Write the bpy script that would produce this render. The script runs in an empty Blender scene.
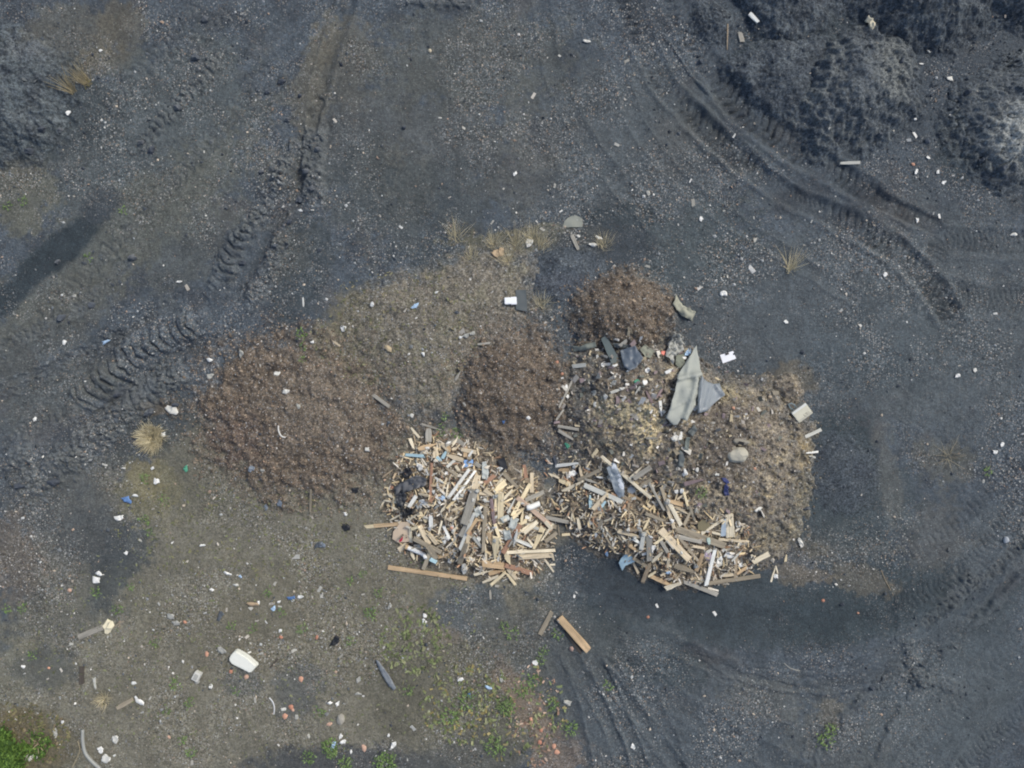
# Waste tip on coal ground seen from a drone.  1 map unit = 0.03 m; map origin = north-west corner of the surveyed plot.
import bpy, bmesh, math, random
import numpy as np
from mathutils import Vector, Matrix, Euler
random.seed(7); RNG = np.random.default_rng(7)
S = 0.03; CU, CV = 512.0, 384.0; CAMH = 20.48
C = bpy.context.scene.collection
R = math.radians

def lin(c):
    c = np.asarray(c, float)/255.0
    return np.where(c <= 0.04045, c/12.92, ((c+0.055)/1.055)**2.4)

# ------------------------------------------------------------------ noise
def _h(ix, iy, seed):
    ix = ix.astype(np.int64).astype(np.uint32); iy = iy.astype(np.int64).astype(np.uint32)
    h = ix*np.uint32(374761393) + iy*np.uint32(668265263) + np.uint32((seed*2246822519) & 0xffffffff)
    h = (h ^ (h >> np.uint32(13)))*np.uint32(1274126177)
    h = (h ^ (h >> np.uint32(16)))*np.uint32(2246822519)
    return (h ^ (h >> np.uint32(15))).astype(np.float64)/4294967295.0
def vn(x, y, seed=0):
    x = np.asarray(x, float); y = np.asarray(y, float)
    ix = np.floor(x); iy = np.floor(y); fx = x-ix; fy = y-iy
    def g(dx, dy):
        a = _h(ix+dx, iy+dy, seed)*2*math.pi
        return np.cos(a)*(fx-dx)+np.sin(a)*(fy-dy)
    u = fx*fx*fx*(fx*(fx*6-15)+10); v = fy*fy*fy*(fy*(fy*6-15)+10)
    a = g(0,0)*(1-u)+g(1,0)*u; b = g(0,1)*(1-u)+g(1,1)*u
    return (a*(1-v)+b*v)*1.5
def fbm(x, y, o=4, seed=0, gain=0.5):
    t = 0; a = 1.0; n = 0
    for k in range(o):
        t = t+a*vn(x*2**k+17.3*k, y*2**k-9.1*k, seed+k*31); n += a; a *= gain
    return t/n
def worley(x, y, seed=0):
    ix = np.floor(x); iy = np.floor(y)
    d1 = np.full(np.shape(x), 9.0); d2 = d1.copy(); idv = np.zeros(np.shape(x))
    for dx in (-1,0,1):
        for dy in (-1,0,1):
            jx = ix+dx; jy = iy+dy
            px = jx+_h(jx, jy, seed); py = jy+_h(jx, jy, seed+77)
            d = np.hypot(px-x, py-y); cid = _h(jx, jy, seed+123)
            nearer = d < d1
            d2 = np.where(nearer, d1, np.minimum(d2, d)); idv = np.where(nearer, cid, idv); d1 = np.where(nearer, d, d1)
    return d1, d2, idv
def ss(a, b, x):
    t = np.clip((x-a)/(b-a), 0, 1); return t*t*(3-2*t)

# ------------------------------------------------------------------ polylines
def smooth_line(pts, n=6):
    p = np.array(pts, float)
    if len(p) < 3: return p
    out = []
    q = np.vstack([2*p[0]-p[1], p, 2*p[-1]-p[-2]])
    for i in range(1, len(q)-2):
        for t in np.linspace(0, 1, n, endpoint=False):
            a, b, c, d = q[i-1], q[i], q[i+1], q[i+2]
            out.append(0.5*(2*b+(c-a)*t+(2*a-5*b+4*c-d)*t*t+(3*b-a-3*c+d)*t**3))
    out.append(p[-1]); return np.array(out)
def line_dist(U, V, pts):
    best = np.full(U.shape, 1e9); sd = np.zeros(U.shape); al = np.zeros(U.shape); L = 0.0
    for a, b in zip(pts[:-1], pts[1:]):
        d = b-a; l = np.hypot(*d)
        if l < 1e-6: continue
        t = ((U-a[0])*d[0]+(V-a[1])*d[1])/(l*l); tc = np.clip(t, 0, 1)
        dx = U-(a[0]+tc*d[0]); dy = V-(a[1]+tc*d[1]); dd = np.hypot(dx, dy)
        m = dd < best
        sgn = np.sign((U-a[0])*d[1]-(V-a[1])*d[0])
        best = np.where(m, dd, best); sd = np.where(m, sgn*dd, sd); al = np.where(m, L+tc*l, al); L += l
    return best, sd, al, L

# wheel ruts, churned ridges and scrape lines: (points, width, height, lug height, lug period, berm, lump, darkness)
TRACKS = [
 ([(622,-14),(632,14),(642,38)], 25, -.05, .07, 8.5, .03, 0, .12),
 ([(640,36),(650,58),(664,86),(694,116)], 22, -.06, .045, 8, .035, 0, .10),
 ([(688,112),(714,137),(740,160),(758,174)], 24, -.15, .05, 8.0, .06, 0, .24),
 ([(754,172),(790,197),(828,213)], 21, -.08, .02, 5.5, .04, 0, .10),
 ([(826,212),(866,232),(905,258),(934,290),(952,318)], 25, -.12, .05, 8.0, .05, 0, .22),
 ([(668,-12),(680,14),(692,36)], 24, -.05, .07, 8.0, .03, 0, .12),
 ([(690,36),(706,62),(724,86)], 24, -.06, .045, 8, .03, 0, .10),
 ([(720,82),(745,112),(776,136),(806,158)], 30, -.16, .08, 8.5, .06, 0, .20),
 ([(800,154),(840,176),(880,200)], 25, -.11, .05, 8.0, .05, 0, .16),
 ([(872,196),(905,212),(934,226)], 18, -.12, .02, 6.0, .03, 0, .18),
 ([(934,262),(942,244),(970,242),(1040,246)], 26, -.05, .018, 5.5, .03, 0, .16),
 ([(936,318),(940,294),(970,300),(1040,302)], 30, -.045, .018, 5.5, .03, 0, .16),
 ([(664,36),(676,52),(690,74),(712,98)], 4, .06, 0, 9, 0, 0, -.06),
 # west side
 ([(352,-12),(338,30),(325,66),(316,104)], 17, -.09, 0, 9, .04, .0, .05),
 ([(318,100),(308,140),(300,176),(293,206)], 12, -.12, 0, 9, .02, .02, .12),
 ([(316,126),(312,165),(313,202)], 24, .11, .03, 9.0, 0, .13, .0),
 ([(300,140),(286,165),(275,190)], 14, .05, .03, 8.0, 0, .14, .02),
 ([(284,168),(262,210),(240,240)], 16, .04, .05, 8.5, 0, .10, .0),
 ([(248,226),(232,256),(216,294)], 24, .09, .085, 9.0, 0, .06, -.02),
 ([(282,238),(270,270),(252,304)], 18, .04, .02, 8.0, 0, .12, .0),
 ([(300,160),(270,230),(238,300)], 9, -.09, 0, 9, .0, .0, .10),
 ([(196,322),(160,338),(120,366),(78,404)], 33, .14, .115, 10.0, 0, .035, -.02),
 ([(208,342),(172,360),(130,392),(86,428)], 13, -.14, 0, 9, .0, .03, .18),
 ([(186,366),(160,382),(128,410),(96,436),(62,462)], 34, .11, .04, 11.0, 0, .16, .02),
 ([(76,458),(40,478),(8,492)], 26, .06, .02, 10.0, 0, .14, .05),
 ([(40,452),(14,458),(-16,462)], 22, .05, .03, 9.0, 0, .10, .08),
 ([(222,52),(190,92),(164,118),(138,150)], 17, .05, .05, 7.5, 0, .07, -.01),
 ([(180,300),(100,345),(20,380),(-20,396)], 10, -.07, 0, 9, .05, .05, .10),
 ([(150,318),(80,362),(0,396)], 8, -.05, 0, 9, .05, .05, .10),
 ([(130,262),(90,300),(40,330),(-16,356)], 12, -.03, 0, 9, .05, .07, .06),
 ([(62,410),(20,432),(-20,446)], 16, -.06, .03, 8, .04, .06, .14),
 ([(240,0),(180,50),(110,110)], 12, -.03, .02, 9, .03, .04, .04),
 ([(160,130),(110,180),(60,225)], 12, -.025, 0, 9, .03, .02, .03),
 ([(210,140),(150,205),(90,270)], 12, -.03, 0, 9, .03, .05, .03),
 ([(400,2),(436,5),(470,4)], 8, .06, .0, 9, 0, .09, .10),
 # south side
 ([(566,648),(590,690),(612,730),(628,790)], 13, -.05, 0, 8, .03, 0, .10),
 ([(596,662),(616,704),(648,780)], 13, -.045, .01, 8, .03, 0, .08),
 ([(548,652),(570,700),(592,790)], 13, -.03, 0, 8, .03, 0, .06),
 ([(632,668),(656,712),(690,790)], 16, -.03, 0, 8, .02, 0, .04),
 ([(580,560),(640,596),(720,622),(820,632),(900,618)], 46, -.07, 0, 8, .02, 0, .10),
 ([(700,650),(770,676),(840,684),(905,664)], 8, .04, 0, 8, 0, .02, .0),
 ([(690,662),(770,692),(846,700)], 8, -.04, 0, 8, .0, .01, .06),
 ([(1040,512),(1004,560),(960,592),(920,626)], 12, -.08, .03, 6, .05, .05, .14),
 ([(1040,556),(1000,600),(950,652),(900,712),(866,790)], 9, .05, 0, 8, 0, .04, .0),
 ([(1040,546),(1000,588),(944,640),(900,690)], 9, -.06, 0, 8, .0, .03, .12),
 ([(1040,620),(990,672),(930,740),(900,790)], 30, -.04, .012, 7, .03, .0, .04),
 ([(1040,420),(1010,470),(960,520),(900,560)], 14, -.03, .02, 7, .03, .0, .06),
 ([(960,690),(900,676),(860,706),(826,760)], 12, .03, 0, 8, .0, .05, .04),
 ([(904,640),(916,670),(926,690)], 14, .04, .03, 6, 0, .07, .0),
 ([(940,612),(962,590),(974,572)], 20, .03, 0, 6, 0, .08, .06),
 ([(610,640),(660,690),(720,730),(790,768),(830,800)], 20, -.04, 0, 8, .02, 0, .08),
 ([(600,668),(650,730),(700,800)], 14, -.045, 0, 8, .03, 0, .08),
 ([(660,640),(730,668),(810,684),(880,672),(940,632),(1040,520)], 16, -.05, 0, 8, .03, 0, .10),
 ([(1040,470),(1000,530),(950,580),(890,606)], 22, -.05, .02, 6, .03, 0, .12),
 ([(1040,700),(980,750),(950,800)], 26, -.04, .02, 6, .03, 0, .06),
 ([(860,690),(820,730),(800,800)], 12, -.04, 0, 8, .03, .02, .08),
 ([(620,70),(640,130),(690,190),(760,240),(860,300)], 14, -.03, 0, 8, .02, 0, .06),
 ([(540,-10),(556,80),(600,160),(660,230)], 16, -.025, 0, 8, .02, 0, .05),
 ([(200,0),(150,60),(80,130)], 16, -.04, .02, 8, .03, .02, .08),
 ([(270,60),(220,130),(150,210),(60,300),(-20,370)], 14, -.04, .02, 8, .04, .02, .08),
 ([(330,120),(290,200),(250,280)], 9, -.07, 0, 8, .0, .0, .10),
 ([(420,650),(350,668),(300,690)], 8, -.03, 0, 8, .02, .01, .05),
 ([(560,640),(500,640),(430,650)], 6, -.03, 0, 8, .02, .01, .05),
]
TR = [(smooth_line(t[0]),)+tuple(t[1:]) for t in TRACKS]

# ------------------------------------------------------------------ ground
def smooth_zone(U, V):
    q = np.exp(-(((U-745)/170)**2+((V-612)/44)**2)**1.5)+np.exp(-(((U-640)/70)**2+((V-585)/40)**2)**1.5)+np.exp(-(((U-985)/60)**2+((V-585)/60)**2)**1.5)+np.exp(-(((U-990)/90)**2+((V-715)/70)**2)**1.5)
    a = R(-40); x = (U-58)*math.cos(a)+(V-250)*math.sin(a); y = -(U-58)*math.sin(a)+(V-250)*math.cos(a)
    q = q+np.exp(-((x/85)**2+(y/20)**2)**2)+np.exp(-(((U-850)/55)**2+((V-475)/55)**2)**1.5)+.8*np.exp(-(((U-110)/30)**2+((V-555)/50)**2)**2)+np.exp(-(((U-44)/34)**2+((V-668)/22)**2)**2)
    return np.clip(q, 0, 1)
def grit_mask(U, V):
    g = ss(-.28, .42, fbm(U/75, V/75, 4, 900)+.35*fbm(U/16, V/16, 3, 905))
    return np.clip(.18+.95*g, 0, 1.15)*(1-.85*smooth_zone(U, V))
def ground(U, V, want_col=False):
    """height (m) and colour of the open ground at map coordinates"""
    h = .10*fbm(U/210, V/210, 3, 1)+.035*fbm(U/48, V/48, 3, 5)
    rough = .65+.6*fbm(U/70, V/70, 2, 9)
    fine = .022*fbm(U/13, V/13, 3, 11)+.017*fbm(U/4.2, V/4.2, 2, 15)
    smooth = smooth_zone(U, V)
    fine = fine*np.clip(rough, .25, 1.3)*(1-.75*smooth)
    dark = np.zeros(U.shape); lumpm = np.zeros(U.shape)
    add = np.zeros(U.shape); keep = np.ones(U.shape)
    for k, (pts, w, hh, lug, per, berm, lump, dk) in enumerate(TR):
        mg = w/2+14
        m = (U > pts[:,0].min()-mg) & (U < pts[:,0].max()+mg) & (V > pts[:,1].min()-mg) & (V < pts[:,1].max()+mg)
        if not m.any(): continue
        u = U[m]; v = V[m]
        wob = 1.3*vn(u/16, v/16, 40+k)+.6*vn(u/5, v/5, 41+k)
        if lump: wob = wob+4.0*vn(u/9, v/9, 42+k)
        d, sd, al, L = line_dist(u, v, pts)
        e = (d+wob)/(w/2)
        taper = ss(0, 1, np.minimum(al, L-al)/12+.35)
        patch = np.clip(.75+.7*fbm(u/26, v/26, 2, 50+k), .15, 1.2)*taper
        inside = 1-ss(.6 if lump or lug else .25, 1.12, e)
        a = hh*inside*np.clip(patch, .4, 1.2)
        if lug:
            ph = (al+.35*np.abs(sd)*np.sign(w-18)+1.6*vn(u/7, v/7, 60+k))/per
            fr = ph-np.floor(ph)
            prof = ss(.0, .16, fr)*(1-ss(.62, .95, fr))
            a = a+1.3*lug*(prof-.35)*inside*patch
        if lump:
            f1, f2, cid = worley(u/6.5+.4*vn(u/5, v/5, 70+k), v/6.5, 80+k)
            g1, g2, gid = worley(u/3.2, v/3.2, 180+k)
            chunk = .62*(cid*.9+.35)*ss(.02, .30, f2-f1)+.25*(gid-.3)*ss(.02, .2, g2-g1)+.18
            a = a+lump*chunk*(1-ss(.75, 1.25, e))*patch
            lumpm[m] = np.maximum(lumpm[m], (1-ss(.75, 1.25, e))*np.minimum(1, lump*9)*patch)
        if berm:
            a = a+berm*np.exp(-((e-1.25)/.22)**2)*patch
        add[m] += a
        keep[m] = np.minimum(keep[m], 1-.55*inside*taper)
        dark[m] += dk*inside*patch
    h = h+fine*keep+add
    if not want_col: return h
    return h, ground_col(U, V, dark, lumpm)

# patches of other soil lying on the coal: (u, v, radius u, radius v, turn, colour, strength, ragged)
PATCH = [
 (980,120,130,120,0,(70,77,87),.7,.5), (850,60,150,90,10,(62,69,80),.7,.5),
 (760,330,340,120,0,(80,86,93),.6,.9), (620,160,150,110,0,(82,87,92),.5,.9), (960,330,120,150,0,(80,86,93),.5,.9),
 (70,40,60,40,0,(96,94,88),.5,.8), (120,30,30,34,0,(96,92,85),.6,.9), (100,62,44,18,-10,(104,98,87),.5,1.),
 (150,150,150,110,-40,(82,88,92),.6,.9), (110,240,190,46,-38,(90,92,90),.6,.9), (180,230,80,60,-40,(87,89,88),.4,.9), (40,330,110,40,-35,(90,91,89),.45,.9),
 (20,190,40,50,-30,(95,94,86),.6,.9), (60,395,80,30,-25,(90,91,88),.4,.9),
 (315,80,22,70,14,(104,100,91),.6,1.), (350,60,40,50,0,(92,90,86),.6,1.), (290,255,22,30,0,(98,94,84),.5,1.), (400,150,150,110,0,(84,86,88),.6,1.2),
 (470,60,120,60,0,(84,87,88),.55,1.), (395,180,60,40,30,(90,90,87),.5,1.),
 (56,252,74,19,-40,(52,60,68),1.0,.35), (100,205,24,20,-30,(60,66,75),.8,.4), (8,297,44,15,-40,(52,60,68),1.0,.4),
 (300,590,330,190,0,(110,107,100),.95,.45), (420,560,170,150,0,(109,106,99),.9,.4), (110,700,170,130,0,(110,108,99),.92,.4), (260,700,260,120,0,(110,107,100),.9,.4), (470,690,120,100,0,(95,93,86),.85,.6),
 (380,340,80,60,-20,(112,106,92),.8,.5), (200,470,70,60,0,(98,96,89),.8,.6), (60,560,80,110,0,(86,87,88),.6,.8), (300,620,140,70,0,(104,100,91),.55,1.2),
 (120,560,26,60,30,(66,72,78),.7,1.), (100,540,50,36,0,(68,73,80),.7,.9), (44,668,38,24,0,(76,80,84),.6,.9), (62,505,50,40,0,(80,84,89),.6,.9), (10,560,30,50,0,(98,90,86),.5,1.1),
 (470,612,44,30,0,(82,89,98),.8,.8), (340,765,110,24,0,(70,73,79),.85,.7), (470,760,60,30,0,(78,80,82),.7,.9), (300,690,30,34,0,(80,83,87),.7,.8), (244,684,22,16,0,(86,88,90),.7,.8),
 (515,650,50,60,0,(92,91,87),.6,1.), (446,635,18,12,0,(112,104,97),.6,1.), (536,632,40,30,0,(90,88,84),.5,1.),
 (600,690,60,110,-25,(76,82,90),.9,.5), (540,700,26,60,-25,(82,85,88),.7,.9), (525,705,16,60,-33,(124,109,98),.6,1.2), (560,752,34,24,-30,(118,105,97),.6,1.2),
 (700,720,150,70,0,(76,83,92),.7,.7), (720,606,210,46,4,(61,69,77),.95,.35), (870,606,110,44,-12,(58,67,75),.9,.5), (838,470,46,70,10,(58,67,75),.85,.5), (850,548,60,40,30,(62,70,77),.7,.7), (930,590,70,20,-40,(58,66,74),.8,.6), (970,640,90,16,-45,(62,70,78),.7,.6), (640,650,90,30,25,(64,72,79),.7,.7), (300,270,36,70,15,(62,69,76),.7,.8), (430,215,70,60,0,(66,73,80),.6,1.), (360,180,40,50,10,(66,73,80),.6,1.), (690,250,80,50,-20,(68,76,82),.6,1.), (620,225,40,26,0,(58,66,74),.8,.7), (800,60,70,60,0,(58,66,74),.8,.7), (960,150,30,40,0,(58,66,74),.8,.6), (50,110,70,60,0,(62,69,76),.7,.7), (150,430,60,30,-35,(64,70,76),.7,.8), (620,580,84,36,22,(59,66,75),1.0,.45),
 (1000,540,60,40,-40,(80,87,96),.8,.5), (950,680,110,80,-45,(78,86,95),.7,.6), (930,740,120,60,-45,(80,87,95),.7,.6), (650,640,30,26,0,(92,98,106),.35,1.2), (560,590,26,24,0,(92,97,104),.3,1.2),
 (815,548,26,12,20,(106,99,88),.6,1.2), (800,575,40,10,5,(108,99,88),.5,1.3), (862,578,40,16,20,(100,95,88),.5,1.3), (840,545,50,20,0,(92,92,92),.5,1.3), (935,535,40,40,0,(92,92,92),.4,1.3), (948,460,34,26,0,(90,90,88),.5,1.2),
 (835,740,60,50,0,(86,90,94),.5,1.2), (830,712,14,20,0,(105,100,92),.5,1.2), (770,700,50,24,15,(90,92,94),.5,1.2),
 (890,340,100,60,0,(74,82,91),.5,.6), (850,500,80,60,0,(66,74,81),.75,.6), (890,480,14,60,-10,(96,97,98),.45,.9), (860,365,70,30,0,(72,80,89),.6,.6),
 (20,740,52,40,20,(92,84,66),.8,.7), (60,745,40,26,0,(98,92,80),.6,1.), (145,480,22,26,0,(126,116,92),.5,1.2), (150,490,34,40,0,(112,108,88),.5,1.2), (160,408,20,8,0,(100,90,80),.6,1.),
 (790,380,30,20,0,(104,96,84),.5,1.), (600,240,24,14,0,(112,106,94),.6,1.), (530,240,80,16,0,(108,104,88),.55,1.2), (700,300,30,30,0,(78,84,92),.6,.8), (590,255,70,34,-10,(62,68,77),.8,.6),
 (560,640,90,40,0,(78,82,86),.5,.9),
]
PW = np.array([1.055, 1.058, 1.01])
def ground_col(U, V, dark, lumpm):
    base = lin((77,85,92)); n1 = fbm(U/60, V/60, 4, 200); n2 = fbm(U/16, V/16, 3, 210); n3 = fbm(U/5, V/5, 3, 220)
    col = np.repeat(base[None,:], U.size, 0).reshape(U.shape+(3,))*(1+.20*n1+.22*n2+.20*n3)[...,None]
    def streak(th, seed):
        a = R(th); x = U*math.cos(a)-V*math.sin(a); y = U*math.sin(a)+V*math.cos(a)
        return fbm(x/110, y/9, 3, seed)+.6*fbm(x/40, y/4, 2, seed+9)
    rr = np.hypot(U-800, V-400); th = np.arctan2(V-400, U-800)
    wp = ss(.10, .5, (V-520)/200)*ss(520, 590, U)
    pol = fbm(th*2.6, rr/10, 3, 310)+.7*fbm(th*6, rr/4, 2, 315)
    wl = np.clip((1-ss(260, 400, U))*(1-ss(440, 520, V)), 0, 1); wr = ss(560, 700, U)*(1-ss(300, 400, V)); wb = ss(540, 600, U)*(1-ss(700, 800, U))*ss(620, 680, V)
    st_ = .30*wl*streak(40, 280)+.22*wr*streak(-42, 290)+.22*wb*streak(-62, 295)+.30*wp*pol
    crumb = ss(.05, .45, fbm(U/22, V/22, 3, 270))
    n4 = vn(U/2.1, V/2.1, 275)
    col = col*(1+st_+(.10+.22*crumb)*n4+.10*crumb)[...,None]
    br = np.clip(ss(.10, .36, fbm(U/95, V/95, 4, 230)), 0, 1)*.42
    col = col*(1-br[...,None])+lin((94,91,87))*br[...,None]
    dv = ss(.08, .24, fbm(U/44, V/44, 5, 240)+.12*fbm(U/6, V/6, 2, 242))*.55
    col = col*(1-dv[...,None])+lin((60,65,71))*dv[...,None]
    w1 = fbm(U/30, V/30, 4, 250); w2 = fbm(U/30, V/30, 4, 260); wf = fbm(U/7, V/7, 3, 265)
    for k, (u0, v0, ru, rv, tn, c, st, rg) in enumerate(PATCH):
        m = (np.abs(U-u0) < max(ru, rv)*2+20) & (np.abs(V-v0) < max(ru, rv)*2+20)
        if not m.any(): continue
        a = R(tn); u = U[m]-u0; v = V[m]-v0
        x = (u*math.cos(a)+v*math.sin(a))/ru; y = (-u*math.sin(a)+v*math.cos(a))/rv
        e = np.hypot(x, y)+rg*.55*(w1 if k%2 else w2)[m]+rg*.50*wf[m]
        t = st*(1-ss(.66, 1.05, e))
        cc = lin(np.array(c)*PW)*(1+.26*n2[m]+.18*n1[m]+.22*n3[m])[:,None]
        col[m] = col[m]*(1-t[:,None])+cc*t[:,None]
    col = col*(1-np.clip(dark, -.2, .45))[...,None]
    lc = lin((100,105,107))  # churned ridge colour, paler to paint in the sunlit tops
    t = np.clip(lumpm, 0, 1)*.75
    col = col*(1-t[...,None])+lc*(1+.2*n3)[...,None]*t[...,None]
    # far away the coal yard gives way to rough grassland
    far = ss(700, 2600, np.hypot(U-CU, V-CV)+500*n1)
    col = col*(1-far[...,None])+lin((92,98,74))*far[...,None]
    return np.concatenate([np.clip(col, .004, .9), grit_mask(U, V)[...,None]], -1)

# ------------------------------------------------------------------ heaps
class Heap: pass
HEAPS = []
def heap(name, label, pts, H, power, cols, warp=.10, surf=.05, lump=0., group=None, cat='heap', seed=0, cells=5.0, crack=0.):
    o = Heap(); o.name = name; o.label = label; o.H = H; o.p = power; o.cols = cols; o.warp = warp; o.surf = surf; o.lump = lump; o.crack = crack
    o.group = group; o.cat = cat; o.seed = seed+300; o.cells = cells
    q = np.array(pts, float); o.c = q.mean(0)
    a = np.arctan2(q[:,1]-o.c[1], q[:,0]-o.c[0]); r = np.hypot(q[:,1]-o.c[1], q[:,0]-o.c[0])
    i = np.argsort(a); a = a[i]; r = r[i]
    o.a = np.concatenate([a-2*math.pi, a, a+2*math.pi]); o.r = np.concatenate([r, r, r])
    o.rm = r.max()*1.35+8
    HEAPS.append(o); return o
def heap_h(o, U, V):
    u = U-o.c[0]; v = V-o.c[1]; rr = np.hypot(u, v); an = np.arctan2(v, u)
    rad = sum(np.interp(an+k, o.a, o.r) for k in (-.16, 0, .16))/3
    s = o.seed
    e = rr/rad+o.warp*fbm(U/26, V/26, 3, s)+o.warp*.55*fbm(U/8, V/8, 2, s+3)
    h = np.where(e < 1, o.H*(1-np.clip(e, 0, 1)**o.p)**(1.35 if o.name == 'coal_heap' else 1.28), -(e-1)*.3)-.004
    inn = 1-ss(.82, 1.1, e)
    k1, k2, k3 = (1.5, 40., .12) if o.name == 'coal_heap' else (1.3, 20., .6)
    h = h+o.surf*inn*(fbm(U/k2, V/k2, 3, s+7)*k1+fbm(U/5, V/5, 2, s+9)*k3)
    if o.lump:
        f1, f2, cid = worley(U/o.cells+.5*vn(U/7, V/7, s+1), V/o.cells, s+11)
        g1, g2, gid = worley(U/(o.cells*.5), V/(o.cells*.5), s+12)
        if o.name == 'coal_heap':
            q1, q2, qid = worley(U/8.5+.3*vn(U/6, V/6, s+2), V/8.5, s+13)
            h = h+2.2*o.lump*inn*(.75*(.5-f1)*(.4+cid)+.9*(.45-q1)*ss(.35, .8, qid)+.35*(.5-g1)-.1)
        else: h = h+o.lump*inn*((cid-.4)*ss(.0, .3, f2-f1)+.4*(gid-.4)*ss(0, .3, g2-g1))
    if o.crack:
        f1, f2, cid = worley(U/22+.9*vn(U/12, V/12, s+1), V/22, s+15)
        h = h-o.crack*inn*(1-ss(.0, .12, f2-f1))*ss(-.1, .3, fbm(U/30, V/30, 2, s+16))
    return h, e
TINT = [(641,424,18,30,(212,195,156),.9),(618,412,30,18,(172,162,134),.8),(802,450,14,24,(170,150,108),.7),(778,535,32,20,(164,150,118),.7),(758,425,42,40,(134,126,114),.5),(716,440,46,50,(94,88,82),.75),(610,375,48,22,(102,95,88),.7),(720,392,24,12,(158,146,112),.6),(800,500,14,40,(150,138,108),.6),
 (884,76,26,44,(112,116,115),.8),(850,110,20,30,(96,102,106),.6),(1002,140,30,34,(150,153,150),.95),(35,48,30,22,(98,103,108),.6),(330,400,70,60,(112,105,95),.6),(510,330,40,20,(112,106,98),.6),(230,440,50,40,(98,84,78),.5),(560,285,40,14,(88,92,98),.6)]  # pale ovals on the large and upper-left coal heaps paint in sunlit slopes
def heap_col(o, U, V, e):
    s = o.seed; out = np.zeros(U.shape+(3,)); out[:] = lin(o.cols[0][0])
    for k, (c, sc, th, st) in enumerate(o.cols[1:]):
        t = st*ss(th-.12, th+.22, fbm(U/sc, V/sc, 4, s+20+5*k))
        out = out*(1-t[...,None])+lin(c)*t[...,None]
    for (u0, v0, ru, rv, c, st) in TINT:
        e2 = np.hypot((U-u0)/ru, (V-v0)/rv)+.5*fbm(U/9, V/9, 3, 777)
        t = st*(1-ss(.35, 1.1, e2)); out = out*(1-t[...,None])+lin(c)*t[...,None]
    return np.clip(out*(1+.22*fbm(U/6, V/6, 3, s+50)+.10*fbm(U/30, V/30, 2, s+51))[...,None], .003, .9)

COAL = [((82,90,95),), ((102,109,112),24,.0,.7), ((60,66,73),18,.12,.75), ((76,83,89),5,.0,.5)]
COALD = [((74,81,88),), ((94,101,106),20,.05,.8), ((56,62,69),14,.14,.7)]
COALF = [((70,77,83),), ((62,68,75),20,.05,.8), ((82,88,92),14,.14,.7)]
COALL = [((88,94,99),), ((108,113,114),22,.02,.7), ((74,81,88),16,.10,.75)]
BARK = [((103,93,82),), ((118,108,96),22,.05,.75), ((86,77,68),14,.08,.7), ((116,104,92),7,.14,.5), ((66,60,56),6,.12,.6)]
EARTH = [((130,122,110),), ((106,99,91),30,.05,.8), ((162,151,130),16,.10,.85), ((90,84,77),9,.12,.6), ((168,153,120),9,.22,.6)]
OLIVE = [((117,112,101),), ((117,114,97),24,.08,.6), ((98,95,88),18,.10,.7), ((130,123,110),8,.12,.5)]
DEBRIS = [((106,97,86),), ((136,126,110),12,.05,.7), ((74,69,64),9,.10,.7), ((158,148,130),5,.15,.6)]
heap('soil_heap', 'low olive-grey grown-over soil heap between the bark heaps and the coal', [(332,330),(356,285),(420,270),(470,245),(520,240),(560,262),(548,320),(470,380),(440,440),(380,420),(350,370)], .38, 2.2, OLIVE, .12, .04, seed=1)
heap('bark_heap', 'wide flat brown heap of bark and crumbs, widest of the brown heaps', [(180,410),(200,360),(250,324),(310,326),(375,345),(418,390),(430,430),(400,488),(330,510),(270,508),(214,476),(186,446)], .42, 1.6, BARK, .30, .06, .018, 'brown bark heaps', seed=2)
heap('bark_heap', 'brown bark heap in the middle, directly above the left wood heap', [(455,345),(475,318),(520,312),(560,325),(574,380),(566,440),(540,468),(490,462),(452,425),(448,385)], .55, 1.7, BARK, .26, .06, .018, 'brown bark heaps', seed=3)
heap('bark_heap', 'dark brown round bark heap next to the pale felt scrap, topmost brown heap', [(560,305),(575,280),(610,266),(650,272),(676,298),(682,335),(655,358),(610,356),(572,345)], .7, 1.6, BARK, .20, .05, .02, 'brown bark heaps', seed=4)
heap('coal_heap', 'small dark coal heap above the slate-dark panel', [(516,288),(530,262),(570,246),(606,254),(612,278),(570,304),(540,312)], .25, 1.6, COALD, .14, .02, seed=5)
heap('earth_heap', 'tan rubble and earth heap carrying the cream box and the grey rock', [(560,380),(570,345),(620,335),(665,340),(720,378),(770,378),(808,405),(820,440),(812,500),(785,555),(740,572),(660,560),(600,520),(562,470),(556,425)], 1.2, 2.0, EARTH, .08, .09, .085, seed=6, cells=7)
heap('wood_debris_heap', 'heap of dark rubble and splinters under the left pile of broken wood', [(392,470),(410,440),(450,428),(500,450),(545,480),(552,530),(545,570),(505,580),(450,572),(402,555),(386,510)], .62, 1.8, DEBRIS, .10, .06, .10, 'wood heaps', seed=7, cells=4)
heap('wood_debris_heap', 'heap of dark rubble and splinters under the right pile of broken wood', [(552,470),(590,455),(640,462),(690,480),(745,520),(765,560),(735,580),(670,585),(620,560),(565,530),(550,500)], .85, 1.8, DEBRIS, .10, .06, .10, 'wood heaps', seed=8, cells=4)
heap('coal_heap', 'small crescent of dark coal dust right of the tan heap', [(806,440),(830,426),(866,440),(884,474),(872,510),(836,520),(808,500)], .12, 1.6, COALF, .10, .01, seed=9)
heap('coal_heap', 'low dark shoulder of coal left of the large coal heap by the curved ruts', [(716,70),(740,44),(790,22),(846,40),(850,110),(812,140),(772,122),(738,98)], .45, 1.5, COALD, .20, .09, .025, seed=18, cells=3.4)
heap('coal_heap', 'large lumpy coal heap beside the curved wheel ruts', [(796,60),(830,26),(880,18),(922,50),(926,100),(896,142),(846,160),(800,154),(776,116)], 1.0, 1.5, COALL, .20, .11, .03, seed=10, cells=3.2)
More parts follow.
